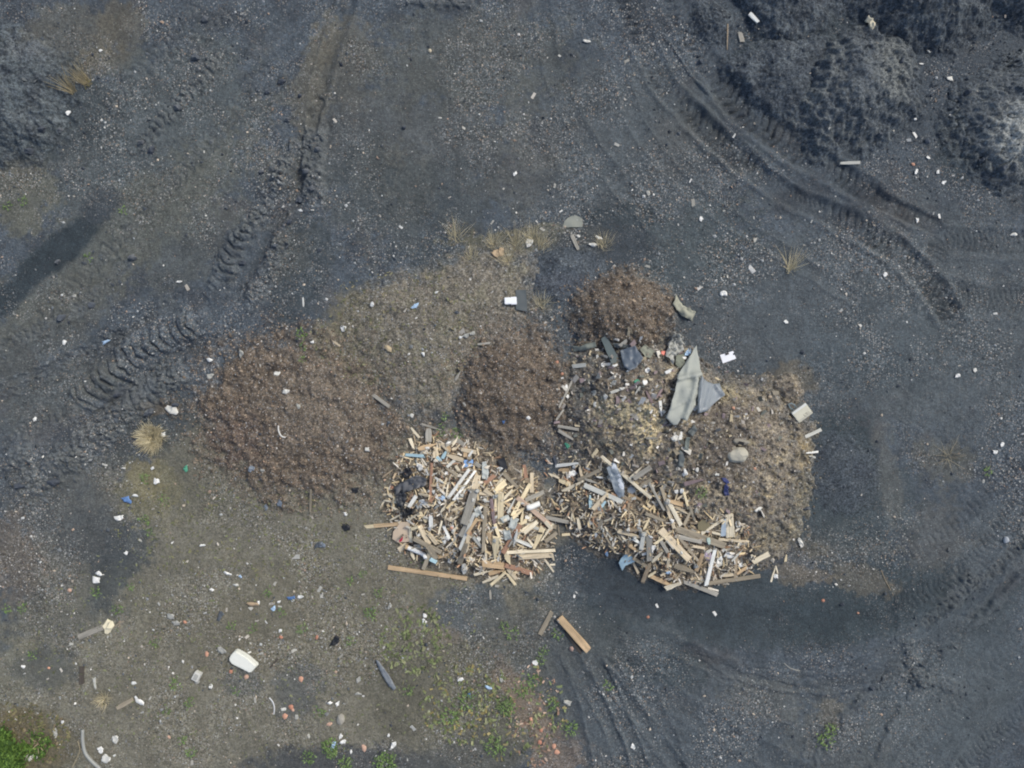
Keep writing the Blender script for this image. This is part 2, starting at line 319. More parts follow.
heap('coal_heap', 'dark coal heap behind the cream foam lump, cut by the upper edge', [(836,-30),(890,-60),(980,-30),(1000,20),(966,48),(905,52),(856,34)], 1.1, 1.4, COALD, .18, .10, .03, seed=11, cells=3.4)
heap('coal_heap', 'cracked coal heap with a pale smooth crown at the right edge', [(936,124),(956,84),(1000,56),(1070,52),(1110,110),(1080,180),(1024,196),(970,182),(944,156)], 0.9, 1.5, COALL, .18, .08, .03, seed=12, cells=3.6, crack=.16)
heap('coal_heap', 'dark coal heap in the upper right corner', [(965,-30),(1010,-60),(1080,-40),(1080,40),(1030,44),(984,16)], .75, 1.5, COALD, .18, .08, .03, seed=13, cells=3.6)
heap('coal_heap', 'coal heap with crumbling slope in the upper left corner beside the dry weeds', [(-70,50),(-20,24),(34,30),(72,62),(78,110),(62,156),(0,172),(-70,160)], .75, 1.4, COAL, .22, .10, .035, seed=14, cells=4)
heap('coal_heap', 'dark coal heap next to the white strip near the top', [(690,-30),(740,-40),(810,-30),(850,-6),(826,40),(776,54),(748,28),(736,2)], .65, 1.4, COALD, .20, .08, .03, seed=15, cells=3.6)
heap('coal_heap', 'low coal spoil between the two pairs of lugged ruts near the top', [(690,2),(706,-8),(722,6),(736,28),(726,46),(698,38)], .25, 1.6, COALD, .22, .04, .05, seed=16, cells=3.4)
heap('earth_heap', 'small clump of brown earth above the cream box', [(766,388),(778,374),(796,374),(804,388),(798,404),(778,406)], .35, 1.6, EARTH, .14, .06, .09, seed=17, cells=4)

# ------------------------------------------------------------------ core raster: what lies highest where
PAD = 90
RU = np.arange(-PAD, 1024+PAD+1, 1.0); RV = np.arange(-PAD, 768+PAD+1, 1.0)
GU, GV = np.meshgrid(RU, RV)
BASE = ground(GU, GV)
TOP = BASE.copy()
for o in HEAPS:
    o.i0 = max(0, int(o.c[0]-o.rm+PAD)); o.i1 = min(len(RU), int(o.c[0]+o.rm+PAD)); o.j0 = max(0, int(o.c[1]-o.rm+PAD)); o.j1 = min(len(RV), int(o.c[1]+o.rm+PAD))
    sl = (slice(o.j0, o.j1), slice(o.i0, o.i1))
    hh, e = heap_h(o, GU[sl], GV[sl]); o.h = hh; o.e = e
    o.z = BASE[sl]*np.clip(1-hh*1.0, .35, 1)+hh
    TOP[sl] = np.maximum(TOP[sl], o.z)
def blur(a, n):
    for _ in range(n):
        b = np.pad(a, 1, mode='edge'); a = (b[:-2,1:-1]+b[2:,1:-1]+b[1:-1,:-2]+b[1:-1,2:]+4*b[1:-1,1:-1])/8
    return a
SOFT = blur(TOP, 12); SOFT2 = blur(TOP, 60)
def samp(A, u, v):
    u = np.clip(np.asarray(u, float)+PAD, 0, A.shape[1]-1.001); v = np.clip(np.asarray(v, float)+PAD, 0, A.shape[0]-1.001)
    i = u.astype(int); j = v.astype(int); fu = u-i; fv = v-j
    return (A[j,i]*(1-fu)+A[j,i+1]*fu)*(1-fv)+(A[j+1,i]*(1-fu)+A[j+1,i+1]*fu)*fv
def fix(u, v):
    """survey correction: a mark seen at (u, v) on raised ground stands a little nearer the plot centre"""
    for _ in range(2):
        z = float(samp(SOFT, u, v)); k = (CAMH-z)/CAMH
        un = CU+(u-CU)*k; vn_ = CV+(v-CV)*k
    return un, vn_
def W(u, v, z=0.): return Vector(((u-CU)*S, (CV-v)*S, z))

# ------------------------------------------------------------------ materials
def mat(name):
    m = bpy.data.materials.new(name); m.use_nodes = True
    nt = m.node_tree; return m, nt, nt.nodes['Principled BSDF'], nt.nodes, nt.links
def mathn(nt, op, a, b=None):
    n = nt.nodes.new('ShaderNodeMath'); n.operation = op
    for i, x in enumerate((a, b)):
        if x is None: continue
        if isinstance(x, (int, float)): n.inputs[i].default_value = x
        else: nt.links.new(x, n.inputs[i])
    return n.outputs[0]
def mix(nt, f, a, b, mode='MIX'):
    n = nt.nodes.new('ShaderNodeMix'); n.data_type = 'RGBA'; n.blend_type = mode
    for i, x in ((0, f), (6, a), (7, b)):
        if isinstance(x, (int, float)): n.inputs[i].default_value = x
        elif isinstance(x, (tuple, list, np.ndarray)): n.inputs[i].default_value = tuple(x)+((1,) if len(x) == 3 else ())
        else: nt.links.new(x, n.inputs[i])
    return n.outputs[2]
def noise(nt, vec, scale, detail=3, rough=.6):
    n = nt.nodes.new('ShaderNodeTexNoise'); n.inputs['Scale'].default_value = scale; n.inputs['Detail'].default_value = detail; n.inputs['Roughness'].default_value = rough
    nt.links.new(vec, n.inputs['Vector']); return n.outputs['Fac']
def ramp(nt, f, a, b, lo=0., hi=1.):
    n = nt.nodes.new('ShaderNodeMapRange'); n.inputs[1].default_value = a; n.inputs[2].default_value = b; n.inputs[3].default_value = lo; n.inputs[4].default_value = hi
    nt.links.new(f, n.inputs[0]); return n.outputs[0]
def earth_mat(name, grit=.5, warm=.5, contrast=1., rough=.93):
    m, nt, b, N, L = mat(name)
    at = N.new('ShaderNodeAttribute'); at.attribute_name = 'tint'
    geo = N.new('ShaderNodeNewGeometry'); P = geo.outputs['Position']
    n1 = noise(nt, P, 22, 4, .7); n2 = noise(nt, P, 7, 3)
    n3 = noise(nt, P, 13, 2, .6)
    f = mathn(nt, 'MULTIPLY', mathn(nt, 'MULTIPLY', ramp(nt, n1, .3, .7, 1-.62*contrast, 1+.62*contrast), ramp(nt, n3, .3, .7, 1-.34*contrast, 1+.34*contrast)), ramp(nt, n2, .3, .7, .88, 1.12))
    GR = at.outputs['Alpha']
    f = mathn(nt, 'ADD', 1, mathn(nt, 'MULTIPLY', mathn(nt, 'SUBTRACT', f, 1), mathn(nt, 'ADD', mathn(nt, 'MULTIPLY', GR, .7), .3)))
    hs = N.new('ShaderNodeVectorMath'); hs.operation = 'SCALE'; L.new(at.outputs['Color'], hs.inputs[0]); L.new(f, hs.inputs['Scale'])
    col = hs.outputs[0]
    for sc, th, amt, lo in ((15, .30, .7, 0), (26, .34, .7, 1)):
        v = N.new('ShaderNodeTexVoronoi'); v.inputs['Scale'].default_value = sc; L.new(P, v.inputs['Vector'])
        sep = N.new('ShaderNodeSeparateColor'); L.new(v.outputs['Color'], sep.inputs[0])
        pick = ramp(nt, sep.outputs[0], 1-grit*.45, 1-grit*.45+.12)
        big = GR
        dot = mathn(nt, 'MULTIPLY', mathn(nt, 'MULTIPLY', ramp(nt, v.outputs['Distance'], th+.14, th), pick), big)
        cold = mix(nt, ramp(nt, sep.outputs[1], .4, .8), lin((150,153,154)), lin((150,132,114)) if warm > .3 else lin((140,138,134)))
        cold = mix(nt, ramp(nt, sep.outputs[2], .75, .85), cold, lin((186,184,178)))
        col = mix(nt, mathn(nt, 'MULTIPLY', dot, amt), col, cold)
        v2 = ramp(nt, sep.outputs[2], .28, .12); dk = mathn(nt, 'MULTIPLY', mathn(nt, 'MULTIPLY', ramp(nt, v.outputs['Distance'], .42, .2), v2), .5)
        col = mix(nt, dk, col, lin((44,46,52)))
    L.new(col, b.inputs['Base Color']); b.inputs['Roughness'].default_value = rough; b.inputs['Specular IOR Level'].default_value = .25
    bp = N.new('ShaderNodeBump'); bp.inputs['Strength'].default_value = .8; bp.inputs['Distance'].default_value = .03
    hsum = mathn(nt, 'ADD', noise(nt, P, 30, 4, .7), mathn(nt, 'MULTIPLY', noise(nt, P, 9, 2), .8))
    L.new(hsum, bp.inputs['Height']); L.new(bp.outputs[0], b.inputs['Normal'])
    return m
M_GROUND = earth_mat('coal_ground', .75, .6, 1.1); M_COAL = earth_mat('heaped_coal', .16, .2, 1.15, .9)
M_BARK = earth_mat('bark_crumbs', .55, .9, 1.1); M_EARTH = earth_mat('rubble_earth', .5, .9, 1.2)
def attr_mat(name, rough=.9, var=.25, scale=30, spec=.25, translucent=0):
    m, nt, b, N, L = mat(name)
    at = N.new('ShaderNodeAttribute'); at.attribute_name = 'tint'; geo = N.new('ShaderNodeNewGeometry')
    f = ramp(nt, noise(nt, geo.outputs['Position'], scale, 3), .25, .75, 1-var, 1+var)
    hs = N.new('ShaderNodeVectorMath'); hs.operation = 'SCALE'; L.new(at.outputs['Color'], hs.inputs[0]); L.new(f, hs.inputs['Scale'])
    L.new(hs.outputs[0], b.inputs['Base Color']); b.inputs['Roughness'].default_value = rough; b.inputs['Specular IOR Level'].default_value = spec
    return m
M_STONE = attr_mat('stone_bits'); M_CHIP = attr_mat('wood_bits', .85, .2, 40); M_PLANT = attr_mat('plant_leaf', .7, .2, 25)
_wood = {}
def wood_mat(key, rgb, paint=False):
    if key in _wood: return _wood[key]
    m, nt, b, N, L = mat('wood_'+key)
    tc = N.new('ShaderNodeTexCoord'); mp = N.new('ShaderNodeMapping'); mp.inputs['Scale'].default_value = (1.6, 26, 26); L.new(tc.outputs['Object'], mp.inputs['Vector'])
    oi = N.new('ShaderNodeObjectInfo'); ad = N.new('ShaderNodeVectorMath'); ad.operation = 'ADD'; L.new(mp.outputs[0], ad.inputs[0])
    sc = N.new('ShaderNodeVectorMath'); sc.operation = 'SCALE'; sc.inputs[0].default_value = (37, 91, 53); L.new(oi.outputs['Random'], sc.inputs['Scale']); L.new(sc.outputs[0], ad.inputs[1])
    g = noise(nt, ad.outputs[0], 1.0, 4, .65); blotch = noise(nt, tc.outputs['Object'], 3.2, 3)
    d = .32 if not paint else .16
    f = mathn(nt, 'MULTIPLY', ramp(nt, g, .3, .72, 1-d, 1+d*.7), ramp(nt, oi.outputs['Random'], 0, 1, .82, 1.1))
    f = mathn(nt, 'MULTIPLY', f, ramp(nt, blotch, .3, .7, .84, 1.1))
    hs = N.new('ShaderNodeVectorMath'); hs.operation = 'SCALE'; hs.inputs[0].default_value = tuple(lin(rgb)); L.new(f, hs.inputs['Scale'])
    dirt = ramp(nt, noise(nt, tc.outputs['Object'], 6, 4, .7), .58, .8, 0, .4)
    col = mix(nt, dirt, hs.outputs[0], lin((96,84,70)))
    L.new(col, b.inputs['Base Color']); b.inputs['Roughness'].default_value = .5 if paint else .8; b.inputs['Specular IOR Level'].default_value = .3
    bp = N.new('ShaderNodeBump'); bp.inputs['Strength'].default_value = .4; bp.inputs['Distance'].default_value = .01; L.new(g, bp.inputs['Height']); L.new(bp.outputs[0], b.inputs['Normal'])
    _wood[key] = m; return m
WOODC = {'pale':((236,224,198),'pale'),'yellow':((238,221,184),'yellow'),'tan':((216,200,172),'tan'),'orange':((196,170,136),'orange-brown'),'brown':((162,146,124),'brown'),
 'grey':((166,162,152),'weathered grey'),'greybrown':((158,148,130),'grey-brown'),'red':((172,136,114),'red-brown'),'mauve':((150,132,132),'mauve'),'pink':((198,174,154),'pinkish'),
 'dark':((86,80,74),'dark'),'white':((228,228,222),'white painted'),'whitegrey':((198,198,190),'grey-white'),'lightblue':((176,206,216),'light blue'),'palegreen':((194,214,204),'pale green'),'blue':((98,132,178),'blue')}
_pl = {}
def plastic_mat(rgb, rough=.5, dirt=.35):
    key = (tuple(rgb), rough)
    if key in _pl: return _pl[key]
    m, nt, b, N, L = mat('litter_surface')
    tc = N.new('ShaderNodeTexCoord'); oi = N.new('ShaderNodeObjectInfo')
    n = noise(nt, tc.outputs['Object'], 9, 4, .7); n2 = noise(nt, tc.outputs['Object'], 2.5, 3)
    c = mix(nt, ramp(nt, n, .5, .78, 0, dirt), lin(rgb), lin(rgb)*.55+lin((110,100,88))*.35)
    c = mix(nt, ramp(nt, n2, .55, .75, 0, dirt*.6), c, lin(rgb)*.55+lin((130,126,118))*.3)
    L.new(c, b.inputs['Base Color']); b.inputs['Roughness'].default_value = rough; b.inputs['Specular IOR Level'].default_value = .35
    bp = N.new('ShaderNodeBump'); bp.inputs['Strength'].default_value = .25; bp.inputs['Distance'].default_value = .01; L.new(n, bp.inputs['Height']); L.new(bp.outputs[0], b.inputs['Normal'])
    _pl[key] = m; return m

# ------------------------------------------------------------------ mesh makers
def np_mesh(name, co, faces, col=None, smooth=True):
    """faces: (n, k) array with one k, or a list of such arrays"""
    me = bpy.data.meshes.new(name); fl = faces if isinstance(faces, list) else [faces]
    nl = sum(f.size for f in fl); nf = sum(len(f) for f in fl)
    me.vertices.add(len(co)); me.vertices.foreach_set('co', np.ascontiguousarray(co, dtype=np.float32).ravel())
    me.loops.add(nl); me.loops.foreach_set('vertex_index', np.concatenate([f.ravel() for f in fl]).astype(np.int32))
    st = []; p = 0
    for f in fl:
        st.append(p+np.arange(len(f))*f.shape[1]); p += f.size
    me.polygons.add(nf); me.polygons.foreach_set('loop_start', np.concatenate(st).astype(np.int32))
    me.polygons.foreach_set('use_smooth', np.full(nf, smooth, dtype=bool))
    me.update(calc_edges=True)
    if col is not None:
        a = me.attributes.new('tint', 'FLOAT_COLOR', 'POINT')
        a.data.foreach_set('color', (col if col.shape[1] == 4 else np.concatenate([col, np.ones((len(col), 1))], 1)).astype(np.float32).ravel())
    me.validate(); return me
def link(name, me, m, loc=None, parent=None):
    ob = bpy.data.objects.new(name, me); C.objects.link(ob)
    if m is not None: me.materials.append(m)
    if loc is not None: ob.location = loc
    if parent is not None: ob.parent = parent
    return ob
def tag(o, label=None, cat=None, group=None, kind=None):
    if label: o['label'] = label
    if cat: o['category'] = cat
    if group: o['group'] = group
    if kind: o['kind'] = kind
    return o

def build_ground():
    def axis(a, b, n):
        core = np.arange(a, b+.5, 1.0); g = 1.0*1.28**np.arange(1, 42); g = np.cumsum(g); g = g[g < 18000]
        return np.concatenate([a-g[::-1], core, b+g])
    u = axis(-70, 1024+70, 1); v = axis(-70, 768+70, 1)
    U, V = np.meshgrid(u, v)
    h, col = ground(U, V, True)
    co = np.stack([(U-CU)*S, (CV-V)*S, h], -1).reshape(-1, 3)
    ny, nx = U.shape; i = np.arange(nx*ny).reshape(ny, nx)
    f = np.stack([i[:-1,:-1], i[1:,:-1], i[1:,1:], i[:-1,1:]], -1).reshape(-1, 4)
    o = link('ground', np_mesh('ground', co, f, col.reshape(-1, 4)), M_GROUND)
    tag(o, 'dark coal-strewn ground with wheel ruts and olive soil', None, None, 'structure')
build_ground()
def build_heaps():
    for o in HEAPS:
        sl = (slice(o.j0, o.j1), slice(o.i0, o.i1)); U = GU[sl]; V = GV[sl]
        keep = o.h > -.05
        i = np.arange(U.size).reshape(U.shape)
        q = keep[:-1,:-1] & keep[1:,:-1] & keep[1:,1:] & keep[:-1,1:]
        f = np.stack([i[:-1,:-1], i[1:,:-1], i[1:,1:], i[:-1,1:]], -1)[q]
        used = np.unique(f); mp = np.zeros(U.size, int); mp[used] = np.arange(len(used))
        cx, cy = W(*o.c).xy
        co = np.stack([(U-CU)*S-cx, (CV-V)*S-cy, o.z], -1).reshape(-1, 3)[used]
        col = heap_col(o, U, V, o.e)
        gc = ground(U, V, True)[1][...,:3]; t = ss(.62, .98, o.e+.30*fbm(U/9, V/9, 3, o.seed+70))*{'wood_debris_heap': .4, 'earth_heap': .6}.get(o.name, .85)
        col = (col*(1-t[...,None])+gc*t[...,None]).reshape(-1, 3)[used]
        m = M_COAL if o.name == 'coal_heap' else (M_BARK if o.name == 'bark_heap' else M_EARTH)
        ob = link(o.name, np_mesh(o.name, co, mp[f], col), m, (cx, cy, 0))
        tag(ob, o.label, {'soil_heap':'soil heap','bark_heap':'bark heap','coal_heap':'coal heap','earth_heap':'earth heap','wood_debris_heap':'debris heap'}[o.name], o.group)
build_heaps()

# ------------------------------------------------------------------ scatter meshes (uncountable bits)
OCT = np.array([(1,0,0),(-1,0,0),(0,1,0),(0,-1,0),(0,0,1),(0,0,-1)], float)
OCF = np.array([(0,2,4),(2,1,4),(1,3,4),(3,0,4),(2,0,5),(1,2,5),(3,1,5),(0,3,5)])
BXV = np.array([(x,y,z) for x in (-1,1) for y in (-1,1) for z in (-1,1)], float)
BXF = np.array([(0,1,3,2),(4,6,7,5),(0,4,5,1),(2,3,7,6),(0,2,6,4),(1,5,7,3)])
def scatter(name, label, u, v, size, cols, m, shape='pebble', flat=.6, long_=1., sink=.2, tilt=.3, lift=0., cat='rubble', kind='stuff'):
    n = len(u); base = OCT if shape == 'pebble' else BXV; F = OCF if shape == 'pebble' else BXF
    z = samp(TOP, u, v)
    sc = np.stack([size*RNG.uniform(.8, 1.3, n)*long_, size*RNG.uniform(.6, 1.1, n)/(1 if shape == 'pebble' else 1), size*flat*RNG.uniform(.7, 1.2, n)], -1)
    P = base[None]*sc[:,None,:]*(1+RNG.uniform(-.28, .28, (n, len(base), 1)))
    if shape == 'leafless': pass
    a = RNG.uniform(0, 2*math.pi, n); tx = RNG.normal(0, tilt, n); ty = RNG.normal(0, tilt, n)
    P[...,2] += P[...,0]*np.tan(np.clip(tx, -1.2, 1.2))[:,None]+P[...,1]*np.tan(np.clip(ty, -1.2, 1.2))[:,None]
    c, s = np.cos(a)[:,None], np.sin(a)[:,None]
    X = P[...,0]*c-P[...,1]*s; Y = P[...,0]*s+P[...,1]*c
    co = np.stack([X+((u-CU)*S)[:,None], Y+((CV-v)*S)[:,None], P[...,2]+(z+size*flat*(1-2*sink)+lift)[:,None]], -1)
    f = (F[None]+(np.arange(n)*len(base))[:,None,None]).reshape(-1, F.shape[1])
    pal = np.array([lin(c_) for c_ in cols]); col = pal[RNG.integers(0, len(pal), n)]*RNG.uniform(.75, 1.2, (n, 1))
    ob = link(name, np_mesh(name, co.reshape(-1, 3), f, np.repeat(col, len(base), 0), False), m)
    return tag(ob, label, cat, None, kind)
def rand_pts(n, dens):
    out_u = np.zeros(0); out_v = np.zeros(0)
    while len(out_u) < n:
        u = RNG.uniform(-60, 1084, n*3); v = RNG.uniform(-60, 828, n*3)
        k = RNG.uniform(0, 1, n*3) < dens(u, v)
        out_u = np.concatenate([out_u, u[k]]); out_v = np.concatenate([out_v, v[k]])
    return out_u[:n], out_v[:n]
def in_heap(names):
    def f(u, v):
        r = np.zeros(len(u))
        for o in HEAPS:
            if o.name in names:
                hh, e = heap_h(o, u, v); r = np.maximum(r, (e < 1.02)*1.0)
        return r
    return f
on_coalheap = in_heap(('coal_heap',))
def on_bark_soft(u, v):
    r = np.zeros(len(u))
    for o in HEAPS:
        if o.name == 'bark_heap':
            hh, e = heap_h(o, u, v); r = np.maximum(r, 1-ss(.8, 1.15, e))
    return r
on_bark = in_heap(('bark_heap',)); on_earth = in_heap(('earth_heap',)); on_wood = in_heap(('wood_debris_heap',))
def gdens(u, v):
    d = grit_mask(u, v)**1.4*np.clip(.55+.9*fbm(u/12, v/12, 2, 405), .06, 1)
    d = d*(1-.9*on_coalheap(u, v))*(1-.5*on_bark(u, v))*(1-.6*on_earth(u, v))*(1-on_wood(u, v))
    return d*(1+.8*np.exp(-(((u-640)/260)**2+((v-200)/120)**2))+.5*np.exp(-(((u-250)/230)**2+((v-620)/120)**2)))*.6
u, v = rand_pts(9000, gdens)
scatter('pale_gravel', 'pale gravel and crumbs strewn over the coal ground', u, v, np.clip(RNG.lognormal(math.log(.0165), .48, len(u)), .008, .055), [(182,184,183),(160,163,163),(150,146,140),(214,212,206),(160,140,124),(132,134,136),(188,176,160)], M_STONE, cat='gravel')
u, v = rand_pts(11000, gdens)
scatter('grey_grit', 'dull grey grit lying all over the coal ground', u, v, np.clip(RNG.lognormal(math.log(.0125), .35, len(u)), .007, .03), [(128,132,134),(115,120,124),(138,133,126),(106,110,115),(150,148,142),(130,118,108)], M_STONE, cat='grit')
u, v = rand_pts(3600, lambda u, v: np.clip(.2+fbm(u/40, v/40, 3, 420), 0, 1)*(1-.5*on_bark(u, v))*(1-on_wood(u, v))*(1-on_earth(u, v)))
scatter('coal_crumbs', 'small coal crumbs lying over the ground', u, v, np.clip(RNG.lognormal(math.log(.024), .4, len(u)), .01, .07), [(78,84,91),(92,98,104),(66,71,78),(108,112,114)], M_STONE, flat=.7, cat='coal crumbs')
# clods along the churned ridges
cu = []; cv = []; cs = []
for pts, w, hh, lug, per, berm, lump, dk in TR:
    if lump < .05: continue
    L = np.hypot(*np.diff(pts, axis=0).T).sum(); n = int(L*w*lump*.26)
    for _ in range(n):
        k = random.randrange(len(pts)-1); t = random.random(); p = pts[k]*(1-t)+pts[k+1]*t
        d = (pts[k+1]-pts[k])/np.hypot(*(pts[k+1]-pts[k])); o_ = random.gauss(0, .42)*w
        cu.append(p[0]-d[1]*o_); cv.append(p[1]+d[0]*o_); cs.append(min(.11, random.lognormvariate(math.log(.038), .45)))
for o in HEAPS:
    if o.name == 'coal_heap' and o.H > .5:
        for _ in range(int(o.rm**2*.11)):
            a = random.uniform(0, 2*math.pi); r = o.rm/1.35*random.uniform(.2, 1.05)
            cu.append(o.c[0]+math.cos(a)*r); cv.append(o.c[1]+math.sin(a)*r); cs.append(min(.08, random.lognormvariate(math.log(.0165), .5)))
scatter('coal_clods', 'dark coal clods along the churned ridges and heaps', np.array(cu), np.array(cv), np.array(cs), [(80,86,92),(90,96,100),(72,78,84),(98,103,106)], M_STONE, flat=.5, sink=.45, tilt=.5, cat='coal clods')
u, v = rand_pts(9000, lambda u, v: on_bark_soft(u, v)*np.clip(.7+.6*fbm(u/25, v/25, 3, 440), .2, 1))
scatter('bark_chips', 'brown bark chips covering the brown heaps', u, v, np.clip(RNG.lognormal(math.log(.0125), .38, len(u)), .006, .03), [(108,97,85),(120,107,93),(94,85,75),(134,118,101),(84,76,68),(154,138,119),(114,106,95)], M_CHIP, 'chip', .2, 1.4, .2, .3, cat='bark chips')
u, v = rand_pts(2000, on_bark_soft)
scatter('pale_crumbs', 'pale crumbs mixed into the brown heaps', u, v, np.clip(RNG.lognormal(math.log(.0135), .38, len(u)), .008, .035), [(206,202,196),(196,166,142),(172,160,148),(150,128,112)], M_STONE, cat='crumbs')
u, v = rand_pts(3000, lambda u, v: on_earth(u, v))
scatter('rubble', 'earth lumps and rubble over the tan heap', u, v, np.clip(RNG.lognormal(math.log(.022), .5, len(u)), .008, .09), [(124,116,102),(146,135,114),(108,101,91),(158,148,126),(100,94,86),(176,170,158),(118,108,94)], M_STONE, flat=.7, tilt=.4)
LEFT_WOOD = [(394,476),(402,450),(420,438),(446,434),(470,440),(492,455),(510,470),(532,478),(548,500),(552,535),(548,560),(525,578),(500,578),(478,570),(452,562),(430,560),(412,552),(398,545),(392,520),(384,505)]
RIGHT_WOOD = [(552,466),(580,462),(605,458),(640,470),(670,490),(700,506),(740,520),(752,545),(752,572),(715,584),(680,584),(655,576),(636,556),(612,546),(585,544),(574,528),(556,515),(548,490)]
def fringe(u, v):
    d = np.zeros(len(u))
    for poly in (LEFT_WOOD, RIGHT_WOOD):
        q = np.array(poly+poly[:1], float); inside = np.zeros(len(u), bool)
        for a, b in zip(q[:-1], q[1:]):
            c = (a[1] > v) != (b[1] > v); inside ^= c & (u < (b[0]-a[0])*(v-a[1])/(b[1]-a[1]+1e-9)+a[0])
        dist = line_dist(u, v, q)[0]; sg = np.where(inside, dist, -dist)
        d = np.maximum(d, ss(-7, 7, sg+7*fbm(u/12, v/12, 3, 470))*np.clip(.6+fbm(u/14, v/14, 2, 475), .1, 1))
    return d
u, v = rand_pts(4600, fringe)
scatter('wood_splinters', 'small wood splinters and plaster crumbs filling the two wood heaps', u, v, np.clip(RNG.lognormal(math.log(.0125), .35, len(u)), .006, .03), [(224,208,176),(212,192,154),(176,158,132),(136,122,104),(222,216,204),(190,186,176),(112,104,94),(172,138,112),(96,90,84),(212,202,184),(218,200,166)], M_CHIP, 'chip', .5, 5.5, -.2, .35, lift=.012, cat='splinters')
u, v = rand_pts(1000, lambda u, v: np.exp(-(((u-640)/90)**2+((v-400)/70)**2))*on_earth(u, v))
scatter('mixed_debris', 'small plaster, glass and plastic crumbs between the felt sheets', u, v, np.clip(RNG.lognormal(math.log(.022), .5, len(u)), .01, .07), [(196,192,182),(164,158,150),(130,122,112),(84,80,78),(184,172,146),(146,132,134),(110,114,108),(216,214,208),(150,142,126)], M_STONE, 'chip', .35, 1.6, -.1, .5)

# ------------------------------------------------------------------ landmarks used for telling small things apart
LM = [("the red-marked cardboard",402,531),("the white pipe",417,550),("the long batten",428,573),("the blue sheet",468,463),("the black plastic",405,485),("the twin white slats",460,484),("the wide grey board",469,505),("the pinkish plank",533,511),("the red-orange board",518,568),("the upright red stick",525,472),
("the white batten",567,464),("the silver panel",615,480),("the long pale batten",625,476),("the pale blue panel",626,560),("the wide tan plank",673,543),("the white pole",709,566),("the upright pale board",729,525),("the grey beam",698,536),("the grey end board",733,579),("the lowest plank",700,588),("the mauve strip",693,481),("the white rag",724,557),
("the big olive sheet",683,395),("the clear crumpled sheet",673,347),("the slate board",609,350),("the grey rock",736,454),("the cream box",797,410),("the white card",727,357),("the olive half-disc",573,222),("the dark panel",521,300),("the pale felt",683,308),
("the white trough",245,660),("the timber beam",573,632),("the straw tuft",152,437),("the black bag",335,642),("the slate strip",387,675),("the leafy bush",10,740),("the grey slab",341,718),("the flat grey board",91,632),("the tread ridge",130,360),("the wide bark heap",300,415),("the lumpy coal heap",840,75),("the corner coal heap",20,100),("the cracked coal heap",1010,130),("the blue cloth",292,597),("the grey hose",88,750),("the cream foam",872,22)]
PENDING = []
def pend(o, desc, u, v, group=None): PENDING.append([o, desc, u, v, group])
def relation(u, v, far=0):
    order = sorted(LM, key=lambda l: (l[1]-u)**2+(l[2]-v)**2); l = order[far]
    dx = u-l[1]; dy = v-l[2]; d = math.hypot(dx, dy)
    if d < 3: l = order[far+1]; dx = u-l[1]; dy = v-l[2]; d = math.hypot(dx, dy)
    a = math.degrees(math.atan2(-dy, dx)) % 360
    w = ['right of','above right of','above','above left of','left of','below left of','below','below right of'][int((a+22.5)//45) % 8]
    pre = 'just ' if d < 13 else ('' if d < 34 else ('some way ' if d < 90 else 'far '))
    return f"{pre}{w} {l[0]}"
def resolve_labels():
    rows = []
    for o, desc, u, v, g in PENDING: rows.append([o, f"{desc} {relation(u, v)}", u, v, g])
    for rnd in range(2):
        by = {}
        for r in rows: by.setdefault(r[1], []).append(r)
        for lab, rs in by.items():
            if len(rs) < 2: continue
            us = [r[2] for r in rs]; vs = [r[3] for r in rs]
            horiz = max(us)-min(us) > max(vs)-min(vs)
            rs.sort(key=lambda r: r[2] if horiz else r[3]); n = len(rs)
            nm = {2:'two',3:'three',4:'four',5:'five',6:'six',7:'seven'}.get(n, 'several')
            od = ['','second','third','fourth','fifth','sixth','seventh','eighth','ninth','tenth','eleventh','twelfth']
            for k, r in enumerate(rs):
                lo, hi = ('leftmost','rightmost') if horiz else ('uppermost','lowest')
                wd = lo if k == 0 else (hi if k == n-1 else (('middle' if n == 3 else f"{od[min(k, 11)]} from {'left' if horiz else 'top'}")))
                r[1] = f"{lab}, {wd} of {nm}"
    for o, lab, u, v, g in rows:
        o['label'] = lab
        if g: o['group'] = g

